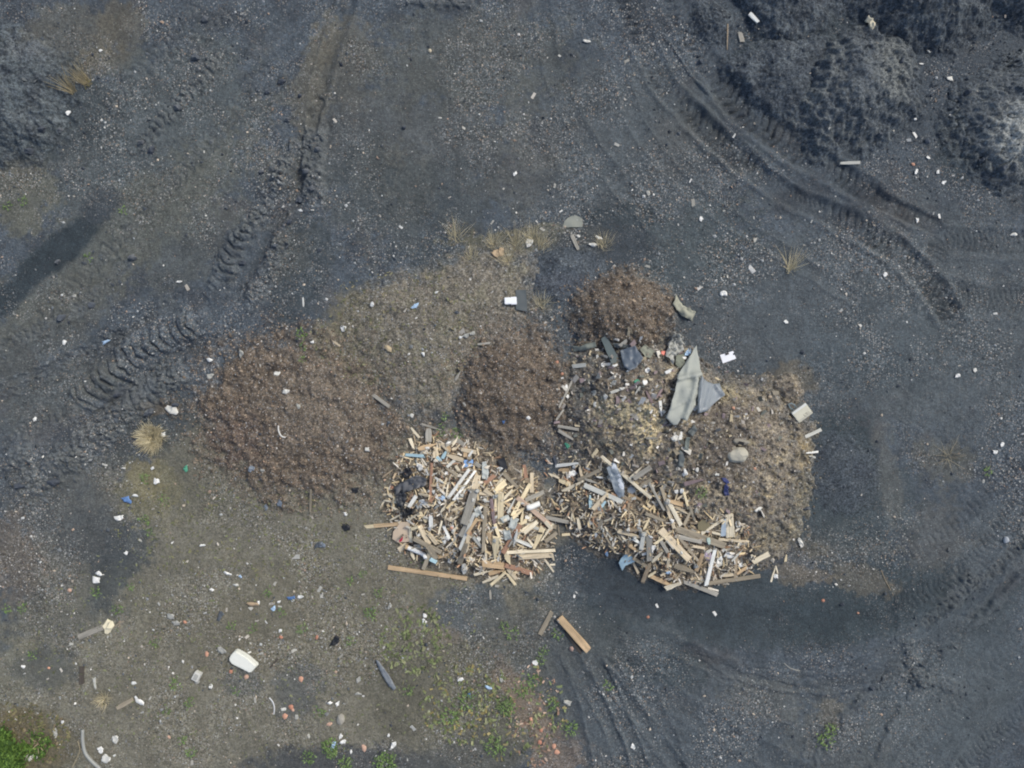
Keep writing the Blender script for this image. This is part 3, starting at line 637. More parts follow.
# ------------------------------------------------------------------ wood pieces
def footprint(u0, v0, u1, v1, w):
    L = math.hypot(u1-u0, v1-v0); n = max(3, int(L/1.0)+1); t = np.linspace(0, 1, n); k = max(2, int(w)+1); s = np.linspace(-.45, .45, k)*w
    d = np.array([u1-u0, v1-v0])/max(L, 1e-6); nx, ny = -d[1], d[0]
    T, Sg = np.meshgrid(t, s, indexing='ij')
    return t, T, u0+(u1-u0)*T+nx*Sg, v0+(v1-v0)*T+ny*Sg
def rest_line(t, h, sink):
    """straight support line over profile h(t): touches it from above, evened out"""
    n = len(t); best = None
    c = np.polyfit(t, h, 1); a = c[0]*.8; r = h-a*t
    b = np.quantile(r, .86)-sink
    return a, b
def plank_mesh(L, w, th, jag, bend, splinter_n=5):
    tap = random.choice((0, 0, 0, .25, .5, .8)) if L < .75 else random.choice((0, 0, .12)); tap2 = random.choice((0, 0, 0, .3, .6)) if L < .6 else 0; n = splinter_n
    prof = [(-1,-.75),(-.86,-1),(.86,-1),(1,-.75),(1,.75),(.86,1),(-.86,1),(-1,.75)]
    co = []; off = [random.uniform(-1, 1)*jag for _ in prof]; off2 = [random.uniform(-1, 1)*jag for _ in prof]
    for i in range(n+1):
        t = i/n; x = (t-.5)*L; ww = (1+random.uniform(-.06, .06))*(1-tap*max(0, t-.35)/.65)*(1-tap2*max(0, .35-t)/.35); by = bend*(4*(t-.5)**2-.5)*w; bz = random.uniform(-.08, .08)*th
        for k, (py, pz) in enumerate(prof):
            xx = x+(off[k] if i == 0 else (off2[k] if i == n else 0))
            co.append((xx, py*w/2*ww+by, pz*th/2+bz))
    m = len(prof); f = []
    for i in range(n):
        for k in range(m):
            a = i*m+k; b = i*m+(k+1) % m; f.append((a, b, b+m, a+m))
    f.append(tuple(range(m-1, -1, -1))); f.append(tuple(n*m+k for k in range(m)))
    me = bpy.data.meshes.new('wood'); me.from_pydata(co, [], f); me.update(); return me
def plank(u0, v0, u1, v1, w, key, th=None, name=None, label=None, jag=None, do_fix=True, sink=.012, lift=0., group='broken wood pieces', cat='wood piece', bend=0., desc=None, tilt_extra=0.):
    if do_fix: u0, v0 = fix(u0, v0); u1, v1 = fix(u1, v1)
    L = math.hypot(u1-u0, v1-v0); 
    if th is None: th = min(.05, max(.014, w*S*random.uniform(.3, .75)))
    t, T, FU, FV = footprint(u0, v0, u1, v1, w); prof = samp(TOP, FU, FV).max(1)
    a, b = rest_line(t, prof, sink); a += tilt_extra; b -= tilt_extra*.5
    z0 = b; z1 = a+b; Lm = L*S; dz = z1-z0
    me = plank_mesh(math.hypot(Lm, dz), w*S, th, (jag if jag is not None else random.choice((.008, .02, .05)))*min(1, L/12), bend)
    mid = W((u0+u1)/2, (v0+v1)/2, (z0+z1)/2+th/2+lift)
    dirv = Vector(((u1-u0)*S, -(v1-v0)*S, dz)).normalized()
    rot = dirv.to_track_quat('X', 'Z')
    roll = random.gauss(0, .10); 
    col, cw = WOODC[key]; nm = name or ('plank' if w >= 4.5 else ('batten' if L > 22 else 'stick'))
    o = link(nm, me, wood_mat(key, col, key in ('white','whitegrey','lightblue','palegreen','blue')), mid)
    o.rotation_mode = 'QUATERNION'; o.rotation_quaternion = rot @ Euler((roll, 0, 0)).to_quaternion()
    zt = (z0+(z1-z0)*T)+th+lift
    iu = np.clip((FU+PAD).round().astype(int), 0, TOP.shape[1]-1); iv = np.clip((FV+PAD).round().astype(int), 0, TOP.shape[0]-1)
    np.maximum.at(TOP, (iv, iu), zt)
    o['category'] = cat
    uc, vc = (u0+u1)/2, (v0+v1)/2
    if label: o['label'] = label; o['group'] = group
    else:
        an = math.degrees(math.atan2(-(v1-v0), u1-u0)) % 180
        orient = 'level' if an < 20 or an > 160 else ('upright' if 70 < an < 110 else ('rising right' if an < 90 else 'falling right'))
        size = 'tiny' if L < 7 else ('short' if L < 13 else ('mid-length' if L < 22 else 'long'))
        broad = 'thin' if w < 2.6 else ('' if w < 4.5 else 'wide')
        pend(o, ' '.join(x for x in (desc or f"{size} {broad} {cw} {nm}".replace('  ', ' '), orient) if x), uc, vc, group)
    return o

# random filler first, the pieces that can be singled out in the picture after it
def fill(n, cu_, cv_, ru, rv, pal, lo=5, hi=16, wlo=1.6, whi=4.2, ang=None):
    for _ in range(n):
        a = random.uniform(0, 2*math.pi); r = math.sqrt(random.random())
        uu = cu_+ru*r*math.cos(a); vv = cv_+rv*r*math.sin(a)
        if fringe(np.array([uu]), np.array([vv]))[0] < .25: continue
        L = random.uniform(lo, hi); an = random.uniform(0, math.pi) if ang is None else random.gauss(ang, .7)
        plank(uu-L/2*math.cos(an), vv+L/2*math.sin(an), uu+L/2*math.cos(an), vv-L/2*math.sin(an), random.uniform(wlo, whi), random.choice(pal), tilt_extra=random.gauss(0, .05))
PAL1 = ['pale','yellow','tan','pale','yellow','tan','grey','greybrown','orange','white','whitegrey','whitegrey','pale','white']
PAL2 = ['tan','greybrown','brown','grey','tan','dark','pale','orange','greybrown','brown','yellow','whitegrey','white']
fill(36, 440, 510, 34, 40, ['pale','whitegrey','tan','pale','grey','pale','greybrown','yellow'], 5, 15, 1., 2.2)
fill(32, 505, 525, 40, 44, PAL1, 9, 24, 1.2, 3.2)
fill(14, 450, 455, 34, 22, ['tan','grey','orange','greybrown','pale'], 5, 13, 2, 4.5)
fill(26, 590, 505, 36, 36, PAL2, 5, 15, 1., 2.3)
fill(26, 660, 545, 56, 34, PAL2, 8, 22, 1.2, 3.)
fill(12, 660, 498, 34, 14, ['greybrown','brown','grey','tan','dark'], 6, 17, 1.6, 3.6)
fill(10, 725, 560, 30, 18, PAL2, 5, 13, 1.5, 3.2)
fill(9, 391, 505, 9, 22, ['pale','yellow','pale','tan'], 4, 9, 1.2, 2.4)
PL = """
411.2 427.9 419 437 2.5 pale
428.7 428.5 428.7 441.6 6.5 grey
421.6 424 441 429.9 2.2 grey
409.9 438.3 413.8 448.7 3.5 pale
435.9 447.4 435.9 461.8 6 tan
419 448.7 437.2 443.5 5.2 orange
441.8 443.5 448.3 450.7 3.5 tan
406.6 454.6 424.2 455.9 3 lightblue
437.2 456.5 441.1 461 3 lightblue
442.4 458.5 446.3 451.3 4 lightblue
447 467 456 459 3 whitegrey
435.2 477.4 443.7 482.6 2 white
409.2 506.7 416.4 495.6 4 white
433.3 490.4 440.4 503.4 3 white
389.7 520.4 402 513.8 2 pale
380.6 507.3 384.5 500.8 1.6 pale
383.8 500.2 396.8 502 2 pale
391.6 506 400 511 2.5 pale
382.5 477.4 393 469.6 1.4 brown
388 494 394 497 3.5 pale
452 446 458 437 3.2 pale
447 455 463 460 4.5 tan
462 449 476 452 4 tan
469 456 473 450 2.2 white
485.4 506.5 483.4 549.5 4 greybrown
470 520 467 548 4 tan
484.7 490 494 496 4 tan
484.7 483 494.5 475 4 red
503 473 518.6 488 3.5 greybrown
497 485.6 502.3 477.8 3 pale
495 490.8 505.6 481.7 6 yellow
497 490.8 495.8 510 4 yellow
501 492 500.4 523.3 6.5 yellow
503 498.6 512 489.5 3 pale
523.8 464.7 526.4 479 4 red|upright red stick standing out at the heap's upper right edge
525 480 532 480.5 5 brown
531.6 472.5 531.6 492 4 tan
530 483 512 515.5 4 yellow
525 500 543 492 4 grey
513.4 516.8 523.8 507.7 3 yellow
491 498.6 495 526 3.5 mauve
521 531 537 521 4 pale
521 523 523 509 3 yellow
536.8 520.8 523.8 532.5 4 pale
540 520 556 527 4 greybrown
533 536 546 528 4 greybrown
460 562.5 466.5 541.7 5 greybrown
471.7 514.3 461.3 534 5 grey
474.3 513 460 548 3.2 whitegrey
467.8 532.5 477 518 3 orange
478 475 473 494 8 tan
475 489 464.5 523 8 grey|wide weathered grey board running down the middle of the left wood heap
488 532.5 492.5 544 4 orange
496.5 536.5 495 557 8 yellow
495 523.4 501.7 543 3.5 yellow
520 523.4 503 552 5 red
518 532 508 546 3 grey
516 540 532 546 1.8 white
517 528.6 513.4 545.6 3 white
505.6 552 509.5 562.5 7 yellow
542.7 527 534 547 5.5 yellow
552.4 523.4 541 540 2.6 pale
556 532 544.6 543 4 greybrown
518 552 545 551 4 greybrown
518.6 556 551.8 554 5 tan
508 551.4 554.4 549.5 3.2 pale
544 558.6 553.8 572 2.2 pale
550 564.5 555 564.5 2 pale
551 552 553.8 560 3 tan
517.3 497.3 549.8 524 4.6 pink|long pinkish plank lying diagonally across the left wood heap's right side
488.6 573 504 569.7 4.2 orange
474.3 574 491 570 2.6 pale
482.8 581.4 498.4 575 2.8 pale
490.6 584.6 505 572 3.2 yellow
507 573 515.3 584.6 3 yellow
507.5 567.7 516 578 4 tan
482 563 504 565 6.5 orange
504.3 563.8 531.6 573 4.8 red|red-orange board pointing out of the left wood heap's lower right edge
419.8 524.7 430 543 5 tan
414.6 536.5 442 550.8 5 greybrown
429 532.5 437.4 543 4 tan
430 544 436.7 557 6 greybrown
439 557 455 550.8 3 orange
420.5 511.7 426.3 522 2.6 yellow
410.7 526 411.3 541.7 3 pale
412 528.6 420 525.4 3 yellow
410.7 550.8 415.2 561 3.5 pale
399 549.5 407.4 543.6 5 tan
431.5 557 436.7 561 4 lightblue
423.7 568 431 550 4 tan
431 515 431.5 527 4 white
444 526 450 538 3 white
441 512 446 505 3 pale
452 510 462 506 3 tan
453 532 458 524 3 pale
445 517 456 522 3 tan
432 463 430.4 500.8 2.8 red
448.9 496.9 469 469.6 3.2 white
454 499.5 475 470.9 2.6 white
388.5 567 467 578.5 4.2 orange|long brown batten on bare soil along the lower edge of the left wood heap
553 473 560 479 2 greybrown
558.7 469.7 569 469.7 3.2 orange
579.5 466.5 581.5 476 3 tan
549 473.6 559.3 478.2 2 pale
558.7 480 569.7 484 4.2 yellow
577 480 599.7 470 3.5 greybrown
562 491 584 480 3.2 pale
583 478 600 484 3 grey
575.6 517.9 595.8 516 2 tan
577.5 518 579.5 528.3 3.5 pale
604.2 521 614 516.6 2 pale
628.3 502.3 628.3 528.3 2.3 brown
545 516.6 568.4 521.8 4 grey
545 533.5 552.8 523 2.5 pale
545 520.5 551.5 528 3.5 pale
545 541 556.7 532 4 greybrown
560 512 568 506 2 pale
566 518 570 511 2 tan
571 521 572 512 2 pale
558 524 559.5 536 1.6 greybrown
562 534.8 569.7 534.2 2.6 yellow
555 492 573 492 2.4 dark
590 495.8 590.6 507.5 3.4 lightblue
599 509.5 605 501.6 3.4 lightblue
584 484.7 623 502.3 5 whitegrey
592.5 508.8 606.8 492.5 5 tan
629.6 477.5 642 466.5 2.5 pale
633 478 651 467 5 grey
639 486 651 479.5 4 greybrown
629.6 494.5 641.4 499.7 2.6 orange
618.6 529.6 631 535 3 tan
618.2 530 643 537.8 4 tan
623.4 528.6 645.6 529.3 3 brown
627.3 552 628 540.4 2.5 brown
628.6 544.3 637.8 550.8 3.5 orange
632.5 557.3 645.6 565 3.5 greybrown
633.2 562.5 637.8 572.3 2.5 tan
632.5 537.8 641.7 543.6 3 white
643 544.3 646.9 530 3 pale
640 548 643 531 4 whitegrey
648.2 535 648.2 558.6 6 grey
649.5 562.5 642.3 580.7 4 brown
650.8 560.5 661.8 550.8 4 pale
663.8 500 673 527.3 3.5 tan
660.6 486.6 668 510 3.4 greybrown
648.2 482 663.2 509.4 2.5 grey
667 500.3 679.5 523.8 4.2 pale
668 500 681 504 4 orange
682.7 488.6 687.3 508 2.4 yellow
683.4 523.8 691.8 505.5 3 tan
688 505 694 520 2.4 greybrown
676.8 535 695.7 558.6 3 greybrown
660 540 666.4 550.8 3.5 grey
695.7 567.7 700 553.4 4 orange
694.6 569 700.4 553.4 4 orange
673 563.8 692.4 570.3 6 greybrown
666.4 565 669 552 3.5 tan
649.5 575 667.7 583.3 4.2 orange
647.5 575.5 655.3 571 3 yellow
663.8 587 678 582 5 pale
700.4 532.5 722 519 3.2 pale
708 531 720 534 2.4 pale
716.7 537.8 746 540 2.5 tan
734.3 576.8 735 554.7 3.6 brown
735.6 573 746.6 566.4 3 orange
718.6 575.5 733 573.6 3 tan
690 578.8 702.4 577.5 3 tan
752.5 561 766.8 553.4 5 pale
770.7 582 775.3 566.4 1.8 pale
775.3 566 777.5 573.5 1.6 pale
785 561 786 555 2.6 yellow
725 550 737 545 2.2 pale
730 560 741 549 2.4 whitegrey
674.5 527.6 722.7 544 6.5 greybrown|heavy grey weathered beam across the lower right part of the right wood heap
674 535 700 541 4 grey
660 529.3 687 557.3 7.5 tan|wide tan splintered plank in the middle of the right wood heap
654 543 669.7 530.6 2.6 yellow
600.5 455.5 649.7 497 3.2 pale|long pale batten lying across the silver panel and the rubble
555.4 465.8 579.5 463.2 3.4 white|white batten at the upper left tip of the right wood heap
684 484 701.6 478.8 4 mauve|mauve strip on the tan heap above the right wood heap
706.3 536.5 707.6 543 4 palegreen
704.3 583.3 713.4 548 4.2 white|white painted pole leaning on the right wood heap's lower edge
729 514.3 729 536 8.5 pale|broad pale board standing upright in the picture at the right wood heap's top
707 582.7 759.7 575.5 4.2 greybrown|grey-brown board with a pale sawn end along the right wood heap's lower right edge
683 580.8 717.3 594.4 4.2 grey|lowest pale grey plank lying on coal below the right wood heap
572 366.5 585.6 365 4 whitegrey
559 406.8 572.6 380 2.2 grey
557.7 426 578.7 429.5 3 grey
558.8 430.6 573 439.4 3.5 grey
556 420 563 410 2 grey
635.7 393.8 643.5 380.8 2.2 whitegrey
646 391 652.7 403 2.6 mauve
656.3 398 661.5 389 2.2 mauve
659.5 400.7 662 416.4 3 white
630 420 640 411 2 grey
646 438 658 438 2.2 grey
681 432.6 679.5 443 3.2 white
610 393 624 388 3 whitegrey
374 395.5 389.6 406.7 3.6 grey
311 489.3 310.2 512.7 2 greybrown
475 344.5 489.5 343.2 2.2 grey
455.6 379.7 461 370.5 2.6 grey
571.5 235 578 249.5 4 grey
804.4 437 820.8 429.4 3.4 whitegrey
805 452.8 817.7 451.6 2 white
809 456 815 457.5 2 whitegrey
79.3 637 103 627 5.6 grey|flat grey board on olive soil with pale foam piece at its end
108 630 124 621 1.8 greybrown
117 708 133 699 5 greybrown
82.5 667 82.1 683 4.4 dark
94.5 677 96 688 2.8 whitegrey
270.4 667.3 277.7 659 2 dark
539.7 634.5 551.7 611.5 4.6 greybrown
490 590 490.7 599 2.4 grey
567 633 581 652 4 dark
739.3 33 742 42 5 grey
727.6 24.7 727 49.5 1.4 brown
749.7 14.3 759.4 20.8 4.2 white
839 164 859 163.3 3.2 whitegrey
303.5 306 303 298 1.8 white
333 341 340 346 2.4 tan
"""
for ln in PL.strip().split('\n'):
    lab = None
    if '|' in ln: ln, lab = ln.split('|')
    p = ln.split(); p[4] = str(float(p[4])*.97); plank(*map(float, p[:5]), p[5], label=lab)
# red-brown broken plank under the cardboard: its snapped end is bright and bare
pk = plank(374, 526, 402, 523.5, 3.6, 'orange', label='snapped orange-brown batten with bright splintered end, left of the wood heap', bend=.1, name='broken_batten')
se = link('splintered_end', plank_mesh(.52, .10, .035, .10, 0), wood_mat('yellow', WOODC['yellow'][0]), (-.62, .0, .0), pk); se['label'] = 'bright bare splintered end'
# timber beam on the coal
tb = plank(559, 616.5, 588, 649, 7.4, 'orange', th=.16, label='thick sawn timber beam lying alone on the coal below the two wood heaps', name='timber_beam', jag=.03)

# ------------------------------------------------------------------ sheets and scraps
def sheet(name, poly, rgb, desc=None, label=None, cat='scrap', th=.008, lift=.03, fold=.03, fs=9., rigid=False, crease=(), rough=.5, jitter=.25, do_fix=True, soft=True, big=False, dirt=.35, res=None, group=None, parent=None, m=None):
    pts = [fix(*p) if do_fix else p for p in poly]
    P = np.array(pts); cu_, cv_ = P.mean(0); size = np.hypot(*(P-P.mean(0)).T).max(); res = res or max(1.0, size/9)
    bm = bmesh.new(); vs = [bm.verts.new((p[0]-cu_, p[1]-cv_, 0)) for p in pts]; bm.faces.new(vs)
    bmesh.ops.triangulate(bm, faces=bm.faces[:])
    for _ in range(5):
        el = [e for e in bm.edges if e.calc_length() > res*1.6]
        if not el: break
        bmesh.ops.subdivide_edges(bm, edges=el, cuts=1); bmesh.ops.triangulate(bm, faces=bm.faces[:])
    bmesh.ops.beautify_fill(bm, faces=bm.faces[:], edges=bm.edges[:])
    bm.verts.ensure_lookup_table()
    A = np.array([v_.co[:] for v_ in bm.verts]); bd = np.array([v_.is_boundary for v_ in bm.verts])
    sd = random.randrange(9999)
    if jitter:
        A[bd,0] += RNG.uniform(-jitter, jitter, bd.sum())*res; A[bd,1] += RNG.uniform(-jitter, jitter, bd.sum())*res
    uu = A[:,0]+cu_; vv = A[:,1]+cv_; h = samp(TOP, uu, vv)
    if rigid:
        M = np.stack([A[:,0], A[:,1], np.ones(len(A))], 1); c = np.linalg.lstsq(M, h, rcond=None)[0]; c[:2] *= .7
        z = M@c; z = z+np.quantile(h-z, .9)+(.012 if parent is not None else 0)+fold*vn(uu/fs, vv/fs, sd)
    else:
        hs = samp(blur(TOP[max(0, int(cv_-size+PAD)-8):int(cv_+size+PAD)+8, max(0, int(cu_-size+PAD)-8):int(cu_+size+PAD)+8], 10), uu-max(0, int(cu_-size+PAD)-8), vv-max(0, int(cv_-size+PAD)-8)) if soft else h
        if big: hs = samp(SOFT2, uu, vv); h = hs
        z = np.maximum(hs+lift, h+.004)+fold*np.abs(vn(uu/fs, vv/fs, sd))*1.6+fold*.5*vn(uu/(fs*.45), vv/(fs*.45), sd+5)
    for (x0, y0, x1, y1, hh, wd) in crease:
        dd = line_dist(uu, vv, np.array([fix(x0, y0), fix(x1, y1)], float))[0]; z = z+hh*np.exp(-(dd/wd)**2)
    z0 = float(np.mean(z))
    for v_, a, zz in zip(bm.verts, A, z): v_.co = (a[0]*S, -a[1]*S, zz-z0)
    bmesh.ops.recalc_face_normals(bm, faces=bm.faces[:])
    if sum(f.normal.z for f in bm.faces) < 0: bmesh.ops.reverse_faces(bm, faces=bm.faces[:])
    me = bpy.data.meshes.new(name); bm.to_mesh(me); bm.free()
    for p in me.polygons: p.use_smooth = not rigid
    o = link(name, me, m or plastic_mat(rgb, rough, dirt), W(cu_, cv_, z0))
    md = o.modifiers.new('thickness', 'SOLIDIFY'); md.thickness = th; md.offset = 1
    iu = np.clip((uu+PAD).round().astype(int), 0, TOP.shape[1]-1); iv = np.clip((vv+PAD).round().astype(int), 0, TOP.shape[0]-1)
    np.maximum.at(TOP, (iv, iu), z+th)
    if parent is None:
        o['category'] = cat
        if label:
            o['label'] = label
            if group: o['group'] = group
        else: pend(o, desc, float(cu_), float(cv_), group)
    else:
        o.parent = parent; o.matrix_parent_inverse = Matrix.Translation(-parent.location)
    return o
OLV = (128,132,122); SLT = (82,92,98)
sheet('felt_sheet', [(694.9,345.4),(697.5,362),(699.3,376.4),(695.5,389.6),(694.5,403),(688,414),(683.8,420.6),(679,418),(684,409),(689,402),(687,391),(683,393),(681,401),(682.5,411),(676,424),(672.7,425),(663.9,417.3),(668.3,405),(673.8,385),(673.8,377.5),(683.8,363)], (158,162,156), label='large torn olive-grey felt sheet draped over the tan heap', cat='felt sheet', big=True, lift=.16, fold=.05, fs=19, rough=.7, jitter=.12, res=1.6, dirt=.18, crease=((673,379,700,374,.16,2.2),(694,380,681,424,.14,2.0),(674,380,666,418,.10,3.),(690,352,684,376,.07,1.6),(668,408,690,398,.06,1.5),(672,392,695,386,.05,1.5)))
sheet('plastic_sheet', [(698,376),(704,381),(710.4,384),(717,383),(722.5,395),(714.8,401.8),(703.7,410.7),(694.8,412.9),(694.9,398.5),(694.9,387.4)], (134,141,147), label='smooth slate-blue sheet spread right of the large olive felt', cat='plastic sheet', big=True, lift=.16, fold=.05, fs=14, rough=.3, jitter=.1, res=1.8, dirt=.2, crease=((699,378,696,412,.16,2.2),(708,386,702,408,.07,2.5),(712,384,721,394,.08,2.)))
sheet('plastic_sheet', [(672.6,332.4),(681.7,336.3),(682.3,350),(672.6,357.8),(671.3,365.6),(668,359),(664,356.5),(666.7,346)], (164,165,160), label='crumpled translucent grey plastic sheet at the tan heap top', cat='plastic sheet', lift=.08, fold=.22, fs=4.5, rough=.3, res=1.4)
sheet('felt_scrap', [(674.5,355),(683,354.5),(683.6,363),(679,368.8),(674.5,364.3)], (116,120,108), label='small olive felt scrap between clear crumpled sheet and big olive sheet', cat='felt scrap', lift=.06, fold=.05, rough=.7)
sheet('felt_scrap', [(678.5,450),(682.5,451),(684,459),(682,467),(677.5,466)], (100,106,106), label='dark grey felt strip lowest below the big olive sheet', cat='felt scrap', lift=.04, fold=.05, rough=.6)
sheet('felt_scrap', [(683,452),(686,437),(690,437),(687.5,451)], (112,120,116), label='grey-green felt strip middle of three below the big olive sheet', cat='felt scrap', lift=.06, fold=.05, rough=.6)
sheet('felt_scrap', [(687,432),(694,424),(697,430),(692,437)], (92,98,98), label='dark folded felt corner right below the big olive sheet', cat='felt scrap', lift=.05, fold=.08, rough=.6)
sheet('felt_strip', [(572,345.6),(579.7,347),(585,344.3),(595.4,341.7),(596,347),(583.6,350.8),(573.2,351.5)], (116,122,116), label='torn grey-green felt strip left of the slate board', cat='felt strip', lift=.04, fold=.06, rough=.6)
sheet('slate_board', [(600.6,339),(606.4,335.2),(617.5,356.7),(616.2,362.6),(611.6,364.5)], (84,96,98), label='dark slate-green board tilted on the top bark heap edge', cat='board', rigid=True, fold=.01, th=.03, rough=.55, jitter=.03)
sheet('felt_strip', [(612.3,343),(630.5,345),(629.2,348.2),(613.6,347.6)], (120,124,122), label='narrow grey strip above the dark blue-grey membrane', cat='felt strip', lift=.04, fold=.05, rough=.6)
sheet('membrane', [(618.8,350.8),(634.4,345.6),(642.2,358.6),(635.7,367.8),(628,371),(622.7,366.5)], (88,98,110), label='dark blue-grey membrane right of the slate board', cat='membrane', big=True, lift=.13, fold=.07, fs=9, rough=.4, jitter=.1, dirt=.2)
sheet('felt_scrap', [(639,349.5),(644.8,344.3),(654,351.5),(650,358.6),(644.8,357.3)], (134,136,122), label='olive felt scrap right of the dark blue-grey membrane', cat='felt scrap', lift=.04, fold=.05, rough=.7)
sheet('felt_scrap', [(562.4,227.3),(564.5,221.5),(567.6,218.2),(571,216.3),(575.4,215.6),(579.5,216.8),(582.7,219.5),(582.4,227.3)], (140,143,134), label='olive-grey half-disc of felt lying on the coal near the top', cat='felt scrap', rigid=True, fold=.02, th=.02, rough=.7, jitter=.05)
sheet('felt_scrap', [(671.8,304),(675.7,295),(678,300),(682.2,305.5),(695.2,312),(691.3,321),(680.9,316)], (158,158,142), label='pale curled felt scrap on the top bark heap right side', cat='felt scrap', lift=.06, fold=.09, fs=8, rough=.7)
sheet('dark_board', [(515.5,290),(526,290),(527.2,312),(515.5,309.4)], (76,84,88), label='dark slate panel beside two white foam blocks', cat='panel', rigid=True, fold=.01, th=.03, rough=.5, jitter=.03)
ins = sheet('insulation_sheet', [(606,467),(612.7,462),(616,464.5),(623,482.8),(623.8,499.7),(619,497),(612.7,488)], (150,158,164), label='silver-white insulation panel sticking out of the right wood heap', cat='panel', rigid=True, fold=.06, fs=5, th=.02, rough=.35, jitter=.15, dirt=.5)
sheet('white_face', [(611,466),(613,462.6),(616,465),(622.6,482.8),(623.2,498.5),(620.5,492),(617,482)], (234,236,238), rigid=True, fold=.03, fs=5, th=.008, jitter=.2, parent=ins, dirt=.15)
sheet('blue_plate', [(618.2,561.8),(620,557.8),(626.7,552.7),(630.6,554.7),(634.5,560.5),(624.7,564.5),(623.5,567),(622,569.7)], (186,212,222), label='torn pale blue panel on coal under the right wood heap', cat='panel', rigid=True, fold=.02, th=.012, jitter=.15, dirt=.12)
sheet('blue_sheet', [(464,460),(473,459.6),(473,466),(464,467)], (118,156,204), label='small blue sheet in the top of the left wood heap', cat='sheet', rigid=True, fold=.02, th=.01)
cb = sheet('cardboard', [(393.8,531),(401,521.5),(410,521.5),(410,541),(398.3,541.7),(393,538.4)], (216,194,168), label='brown cardboard sheet with a red print at the left wood heap edge', cat='cardboard', rigid=True, fold=.01, th=.02, rough=.85, jitter=.03, dirt=.15, lift=.05)
sheet('red_print', [(400,537.6),(403,536.2),(406,536),(406,538.2),(403.4,539),(401.5,541),(399.8,541)], (188,36,74), rigid=True, fold=0, th=.006, jitter=.1, parent=cb, dirt=.1)
sheet('olive_board', [(697,522),(702.5,517.5),(709,524),(703,530),(697,529)], (140,130,102), label='olive-tan square board above the grey beam in the right wood heap', cat='board', rigid=True, fold=.01, th=.03, rough=.8)
sheet('foam_square', [(628,487.5),(632,486),(636,490),(633,493.8),(628.3,492)], (184,188,188), label='small grey-white foam square right of the silver panel', cat='foam', rigid=True, fold=.01, th=.05)
sheet('white_board', [(721.5,519.5),(725,518),(725,535),(719.5,535.5)], (206,218,226), label='thin bluish-white board left of the upright pale board', cat='board', rigid=True, fold=.01, th=.01)
wc = sheet('white_card', [(719.7,355),(733,351),(735.9,358.6),(722.7,363.4)], (236,238,242), label='white rectangular card with a black notch lying on the coal', cat='card', rigid=True, fold=.005, th=.02, jitter=0, dirt=.08)
sheet('black_notch', [(724.6,353.6),(728.2,352.6),(728.8,354.2),(725.2,355.4)], (26,28,32), rigid=True, fold=0, th=.004, jitter=0, parent=wc)
sheet('slate_strip', [(376,659),(379,659.5),(384,667),(390,675),(396.5,687),(394,689.5),(388.5,684),(383,674.5),(378,665)], (118,124,130), label='curved slate-grey strip lying on the olive soil', cat='strip', lift=.05, fold=.04, rough=.5, jitter=.05, dirt=.2)
# dark film and bags in the left wood heap
sheet('black_film', [(404,469),(410,466),(413,472),(409,478),(404,477)], (44,46,52), label='black plastic film in the left wood heap, above the grey film', cat='film', lift=.08, fold=.12, fs=4, rough=.4)
sheet('grey_film', [(396,486),(404,480),(418,474),(428,478),(426,485),(412,489),(402,494),(396,494)], (96,98,102), label='dark grey crumpled film in the upper left of the left wood heap', cat='film', lift=.08, fold=.14, fs=4, rough=.4)
sheet('black_film', [(397,494),(404,488),(408,496),(404,506),(398,506)], (54,57,63), label='black plastic film in the left wood heap, middle one', cat='film', lift=.08, fold=.12, fs=4, rough=.4)
sheet('black_film', [(401,506),(409,508),(416,507),(413,514),(405,516)], (40,42,46), label='black plastic film in the left wood heap, lowest one', cat='film', lift=.06, fold=.12, fs=4, rough=.4)
sheet('rubber_mat', [(497.8,460),(504.6,457),(508,468.5),(502,471.5)], (36,39,46), label='black rubber piece at the upper edge of the left wood heap', cat='rubber mat', rigid=True, fold=.03, th=.06, rough=.5)
sheet('dark_sheet', [(552.5,457),(555,455.5),(557.5,462),(556,466)], (66,72,82), label='small dark slate sheet at the tip of the right wood heap', cat='sheet', rigid=True, fold=.02, th=.015)
for p in ([(482,462),(486,461),(489,472),(487,480),(482,478)], [(500,516),(508,514),(511,519),(503,522)], [(511,516),(519,518),(515,528),(508,527)], [(503,530),(510,529),(512,537),(505,540)], [(474,508),(480,505),(482,513),(476,517)]):
    sheet('grey_sheet', p, (168,174,172), 'pale grey-green plastic piece', cat='plastic piece', lift=.05, fold=.06, rough=.4, group='grey plastic pieces in the left wood heap')

